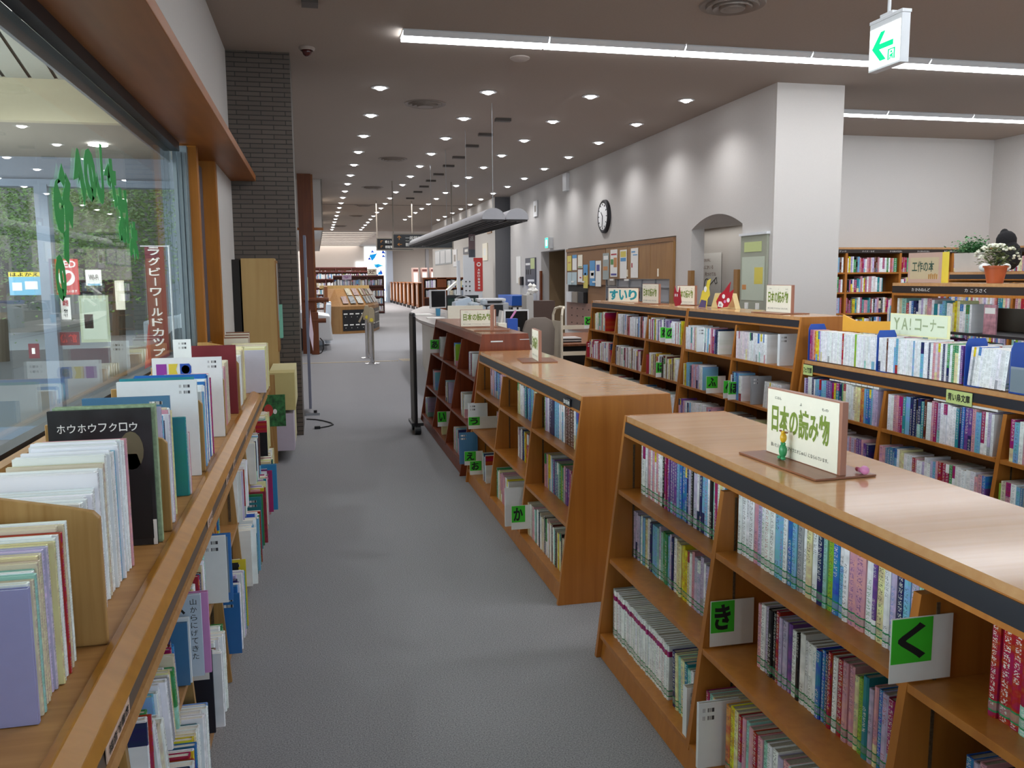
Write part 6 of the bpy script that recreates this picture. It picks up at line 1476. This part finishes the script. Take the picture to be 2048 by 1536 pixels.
def onseg(i, a, b, z0, z1, off, nm, m):
    p, q = Vector((*FP[i], 0)), Vector((*FP[i + 1], 0)); d = q - p; n = Vector((d.y, -d.x, 0)).normalized() * off
    A, B = p + d * a + n, p + d * b + n
    MB().face([(A.x, A.y, z0), (B.x, B.y, z0), (B.x, B.y, z1), (A.x, A.y, z1)]).build(nm, m, e)
for i in range(4):
    onseg(i, .06 if i == 0 else .0, 1, .08, .70, .006, 'black_pigeonholes', BLACKP)
    for k in range(4):
        for z in (.56, .24):
            onseg(i, .1 + k * .23, .25 + k * .23, z, z + .035, .012, 'white_label', PAPER)
            onseg(i, .16 + k * .23, .18 + k * .23, z - .08, z - .06, .012, 'white_knob', PAPER)
MAGM = [mat('magazine_%s' % n, c, .4, noise=.6, nscale=22) for n, c in (('pale', 'C9C5BE'), ('rose', 'B9A09A'), ('grey', '9FA3A5'), ('cream', 'CBC3AC'))]
cnt = 0
for i in range(4):
    for k in range(3):
        for lv in range(2):
            if i == 0 and k == 0 and lv == 1: continue
            t0 = .12 + k * .3; v0 = .08 + lv * .46
            def pt(t, v):
                p = Vector(FP[i]).lerp(Vector(FP[i + 1]), t); q = Vector(TP[i]).lerp(Vector(TP[i + 1]), t); r = p.lerp(q, v); return (r.x, r.y - .015, .8 + .5 * v + .045)
            cnt += 1
            o = MB().face([pt(t0, v0), pt(t0 + .22, v0), pt(t0 + .22, v0 + .4), pt(t0, v0 + .4)]).build('magazine', MAGM[cnt % 4]); tag(o, 'magazine on the %s row of the curved rack, %s from its left' % (('lower', 'upper')[lv], ordinal(i * 3 + k + 1)), 'magazine', 'magazines on the curved rack')
            s_ = o.modifiers.new('thickness', 'SOLIDIFY'); s_.thickness = .008; s_.offset = 0
# white lounge chairs
for (x, y, lab) in ((.02, 21.4, 'nearer white lounge chair beyond the wooden gate'), (.06, 23.6, 'farther white lounge chair by the magazine rack')):
    e = empty('lounge_chair', loc=(x, y, 0)); tag(e, lab, 'chair', 'white lounge chairs'); WC = mat('white_vinyl', 'DCE3EC', .35)
    MB().box(-.5, .15, -.3, .3, .0, .42).build('seat', WC, e, bevel=.04); MB().prism([(.16, .05), (.3, .05), (.34, 1.0), (.22, 1.0)], -.3, .3, 1).build('backrest', WC, e, bevel=.03)
e = empty('potted_plant', loc=(-.1, 30, 0)); tag(e, 'dark leafy plant behind the white chairs', 'plant'); MB().cyl((0, 0, 0), (0, 0, .4), .16, .2, n=16).build('pot', DARK, e)
lf = MB(); rr = random.Random(5)
for i in range(300):
    p = Vector((rr.gauss(0, .14), rr.gauss(0, .14), rr.uniform(.4, 1.9))); t = rr.uniform(0, 6.28); s = rr.uniform(.06, .14); d = Vector((math.cos(t), math.sin(t), .2)) * s; sd = Vector((-math.sin(t), math.cos(t), 0)) * s * .3
    lf.face([p, p + d * .5 + sd, p + d, p + d * .5 - sd])
lf.build('leaves', mat('deep_leaf', '2E3B26', .6), e)
# far bookshelves facing the camera
def farcase(x0, x1, y, h, n, label, tiers):
    e = empty('far_bookcase', loc=(x0, y, 0)); tag(e, label, 'bookcase'); L = x1 - x0
    MB().box(0, L, .3, .32, 0, h).build('back_panel', WOOD_OLD, e); MB().box(0, L, -.01, .3, h - .07, h).build('top_board', mat('maroon_shelf', '5A2A26', .5), e)
    for z in tiers:
        MB().box(0, L, 0, .3, z - .06, z).build('shelf', MATS['maroon_shelf'], e)
        row(Matrix.Translation((x0, y, 0)), .03, L - .03, z, .03, n=200, mode='stuff', h=(.22, .27), t=(.03, .06), d=.18, pool='WWWWGGppbWKSc')
    for k in range(n + 1): MB().box(k * L / n - .02 if k else 0, k * L / n + .02 if k < n else L, 0, .3, 0, h - .07).build('partition', MATS['maroon_shelf'], e)
    return e
farcase(-.7, 3.35, 57, 2.35, 4, 'farthest wall of books under the slot lights', (.1, .45, .8, 1.15, 1.5, 1.85))
farcase(-.3, 3.1, 46, 2.0, 4, 'long maroon-topped bookcase in the far reading area', (.1, .45, .8, 1.15, 1.6))
farcase(.8, 3.1, 40, 1.75, 3, 'nearer maroon-topped bookcase in the far reading area', (.1, .45, .8, 1.3))
def farsign(x, y, z, w, h, s_, m, ink, label):
    e = empty('category_sign', loc=(x, y, z)); MB().box(0, w, 0, .02, 0, h).build('plate', m, e); text('lettering', s_, ink, e, w * .12, w * .88, h * .2, h * .8, -.003, off=.03); tag(e, label, 'sign')
farsign(2.35, 39.9, 1.751, .42, .3, '文庫', CREAM, mat('brown_ink', '5A3325', .6), 'cream category sign with two brown characters in the far area')
farsign(1.2, 39.8, 1.56, .42, .22, '料理', mat('pale_mauve_card', 'C9B5CC', .5), mat('purple_ink', '8A3F8F', .6), 'pale mauve category sign with purple characters in the far area')
# stained glass
e = struct(empty('window_3', loc=(3.35, 59.95, 0)), 'tall stained glass window with blue shapes at the end of the hall')
MB().box(0, 1.4, 0, .05, .3, 3.75).build('lit_pane', emis('stained_white', 'F2FAFF', 1.1), e)
SB = [emis('stained_blue%d' % i, c, .5) for i, c in enumerate(('1E8FD8', '2A57C8', '38B8E0', '1C3FA8'))]
rr = random.Random(12)
def tri(pts, k): MB().prism([(a, b) for a, b in pts], -.01, -.001, 1).build('coloured_piece', SB[k], e)
tri([(.35, 3.2), (.8, 3.3), (.95, 3.5), (.7, 3.0), (.5, 2.8)], 0); tri([(.6, 2.55), (.95, 2.6), (1.3, 2.45), (.8, 2.4)], 2); tri([(.2, 1.7), (.6, 2.2), (1.0, 1.7)], 3); tri([(.1, 1.6), (.7, 1.7), (.9, 1.4), (.4, 1.3)], 2)
tri([(.5, 1.4), (1.1, 1.3), (1.3, .9), (.7, 1.0)], 0); tri([(.9, .8), (1.3, .9), (1.2, .6)], 1)
for _ in range(24):
    x, z = rr.uniform(.2, 1.2), rr.uniform(.5, 3.4); tri([(x, z), (x + rr.uniform(.15, .35), z + rr.uniform(-.12, .12)), (x + .1, z + rr.uniform(.15, .3))], rr.randint(0, 3))
e = struct(MB().box(2.75, 3.3, 59.9, 59.94, 2.3, 2.75).build('window_4', MATS['stained_white']), 'small bright window beside the stained glass')
# stands on wheels along the far aisle
for k in range(8):
    y = 43 + k * 2.1
    e = empty('book_truck', loc=(4.95 - k * .01, y, 0)); tag(e, '%s wooden wheeled book stand in the far row, counted from the counter' % ordinal(k + 1), 'trolley', 'wheeled book stands')
    MB().box(0, 1.0, 0, .05, .16, 1.32).build('end_board', WOOD_SOFFIT, e); MB().box(.0, .04, -.5, .5, .16, 1.35).box(.3, .34, -.5, .5, .16, 1.35).build('side_frame', WOOD_SOFFIT, e); MB().box(-.02, 1.0, -.5, .5, 1.33, 1.37).build('top_board', WOOD_SOFFIT, e)
    MB().box(-.01, -.002, -.1, .1, .3, 1.25).build('white_label_strip', PAPER, e)
    for dy in (-.4, .4): MB().cyl((.0, dy, .08), (.06, dy, .08), .08, n=12).cyl((.6, dy, .08), (.66, dy, .08), .08, n=12).box(0, 1, dy - .02, dy + .02, .14, .18).build('wheel', BLACKP, e)
MB().box(0, .4, -.01, -.002, .95, 1.25).build('white_notice', PAPER, [o for o in bpy.data.objects if o.name.startswith('book_truck') and o.get('label', '').startswith('first wooden')][0]).location = (.35, 0, 0)
for k in range(6):
    x = 5.98 + k * .56; y = 54 - (k > 3) * 6
    e = empty('tall_bookcase', loc=(x, y, 0)); tag(e, '%s tall maroon-capped bookcase end in the far right area' % ordinal(k + 1), 'bookcase', 'far tall bookcases')
    MB().box(0, .36, 0, .8, 0, 2.25).build('end_panel', mat('pinkish_end', 'B59A92', .6), e); MB().box(.03, .33, -.01, 0, 2.02, 2.16).build('dark_plate', MATS['maroon_shelf'], e); MB().box(.06, .3, -.01, 0, 1.2, 1.95).build('white_list', PAPER, e)
# wall_counter fittings (x = 4.9)
e = struct(empty('window_5', loc=(4.9, 0, 0)), 'high strip window in the counter wall')
MB().box(-.02, 0, 31.2, 35.6, 2.12, 2.70).build('frame', ALU, e)
for k in range(3): MB().box(-.03, -.02, 31.3 + k * 1.45, 32.6 + k * 1.45, 2.17, 2.65).build('pane', mat('frosted_pane', 'C9CED2', .3), e)
e = empty('aed_cabinet', loc=(4.42, 23.6, 1.25)); tag(e, 'red and white AED cabinet with vertical lettering by the counter', 'cabinet')
MB().box(-.3, .13, 0, .3, -1.25, .9).build('white_body', PLASTIC_W, e); MB().box(-.09, .14, -.012, 0, -.02, .9).build('red_side', HRED, e); MB().box(-.3, -.09, -.012, -.0, .8, .9).build('red_band', HRED, e); MB().box(-.3, -.15, -.012, 0, .05, .7).build('photo_panel', mat('grey_photo', '8D8C90', .5), e)
MB().cyl((.03, -.013, .72), (.03, -.016, .72), .06, n=20).build('white_disc', PAPER, e); text('heart', '♥', HRED, e, -.01, .07, .69, .75, -.018)
for i, chh in enumerate('AED設置場所'): text('letter', chh, PAPER, e, -.005, .065, .54 - i * .085, .6 - i * .085, -.014, off=.02)
e = empty('tall_white_post', loc=(3.68, 22.4, 0)); tag(e, 'shiny white vertical post behind the counter', 'post'); MB().cyl((0, 0, 0), (0, 0, 2.05), .05, n=16).build('post', PLASTIC_W, e, smooth=True); MB().box(-.2, .2, -.15, .15, 0, .03).build('foot', GREY_M, e)
e = empty('dotted_panel', loc=(3.98, 22.7, 0)); tag(e, 'white panel with black dots beside the AED cabinet', 'panel'); MB().box(-.12, .16, 0, .03, .0, 2.2).build('board', PLASTIC_W, e)
for k in range(6): MB().cyl((-.05 + (k % 2) * .1, -.001, 1.5 - (k // 2) * .12), (-.05 + (k % 2) * .1, -.006, 1.5 - (k // 2) * .12), .02, n=10).build('black_dot', INK, e)
e = empty('brown_bookcase', loc=(3.3, 27, 0)); tag(e, 'red-brown bookcase with files against the counter wall', 'bookcase')
MB().box(0, 1.5, .3, .33, 0, 1.62).box(0, .04, 0, .3, 0, 1.62).box(.45, .75, 0, .3, 0, 1.62).box(1.46, 1.5, 0, .3, 0, 1.62).build('carcass', WOOD_RED, e)
for z in (.2, .6, 1.0, 1.3, 1.6): MB().box(.04, 1.46, .0, .3, z - .03, z).build('shelf', WOOD_RED, e)
for z in (1.0, 1.3):
    row(Matrix.Translation((3.3, 27, 0)), .1, .42, z, .03, n=9, mode='stuff', h=(.2, .25), t=(.03, .05), d=.2, pool='WWqGp'); row(Matrix.Translation((3.3, 27, 0)), .78, 1.4, z, .03, n=14, mode='stuff', h=(.2, .25), t=(.03, .05), d=.2, pool='WcyGW')
e = empty('reading_stand', loc=(3.95, 25, 0)); tag(e, 'black stand with tilted white leaflets near the brown bookcase', 'stand')
MB().box(-.12, .2, 0, .3, 0, 1.1).build('body', BLACKP, e); MB().prism([(-.2, 1.25), (.1, 1.5), (.16, 1.48), (-.12, 1.22)], -.05, .3, 1).build('tilted_sheet', PAPER, e); MB().prism([(-.12, .95), (.12, 1.15), (.16, 1.13), (-.06, .92)], -.06, -.0, 1).build('tilted_sheet', PAPER, e)
e = empty('green_rack', loc=(2.6, 17.2, 0)); tag(e, 'black-framed dark green board behind the counter monitor', 'rack'); MB().box(0, .6, 0, .03, .2, 1.2).build('board', mat('dark_green_board', '23423A', .5), e)
MB().box(-.03, .63, -.01, .04, 1.2, 1.25).box(-.03, 0, -.01, .04, 0, 1.2).box(.6, .63, -.01, .04, 0, 1.2).build('frame', BLACKP, e)
for (y0, y1, z0, z1, lab, c) in ((30.0, 30.8, 2.0, 2.6, 'small white framed notice high on the counter wall', PLASTIC_W), (27.4, 28.6, 2.38, 2.6, 'grey nameplate on the counter wall', SLATE), (27.2, 28.4, 1.3, 2.25, 'tall framed panel on the counter wall', GREY_M), (23.9, 24.5, 2.85, 3.2, 'wooden framed clock on the counter wall', WOOD_CAB), (24.5, 25.2, 2.1, 2.6, 'beige sheet on the counter wall', CREAM)):
    o, w, d = onwall('wall_notice', y0, y1, z0, z1, c, lab, 'notice', .03, [('inner_print', PAPER if c is not PLASTIC_W else GREY_M, .25, .75, .3, .7)]); o.location.x = 4.899
# all remaining distant books
o = STUFFP.build('distant_picture_books', [BOOKM, PAGESW]); tag(o, 'picture books in the far half of the low shelf under the window', 'books', None, 'stuff')
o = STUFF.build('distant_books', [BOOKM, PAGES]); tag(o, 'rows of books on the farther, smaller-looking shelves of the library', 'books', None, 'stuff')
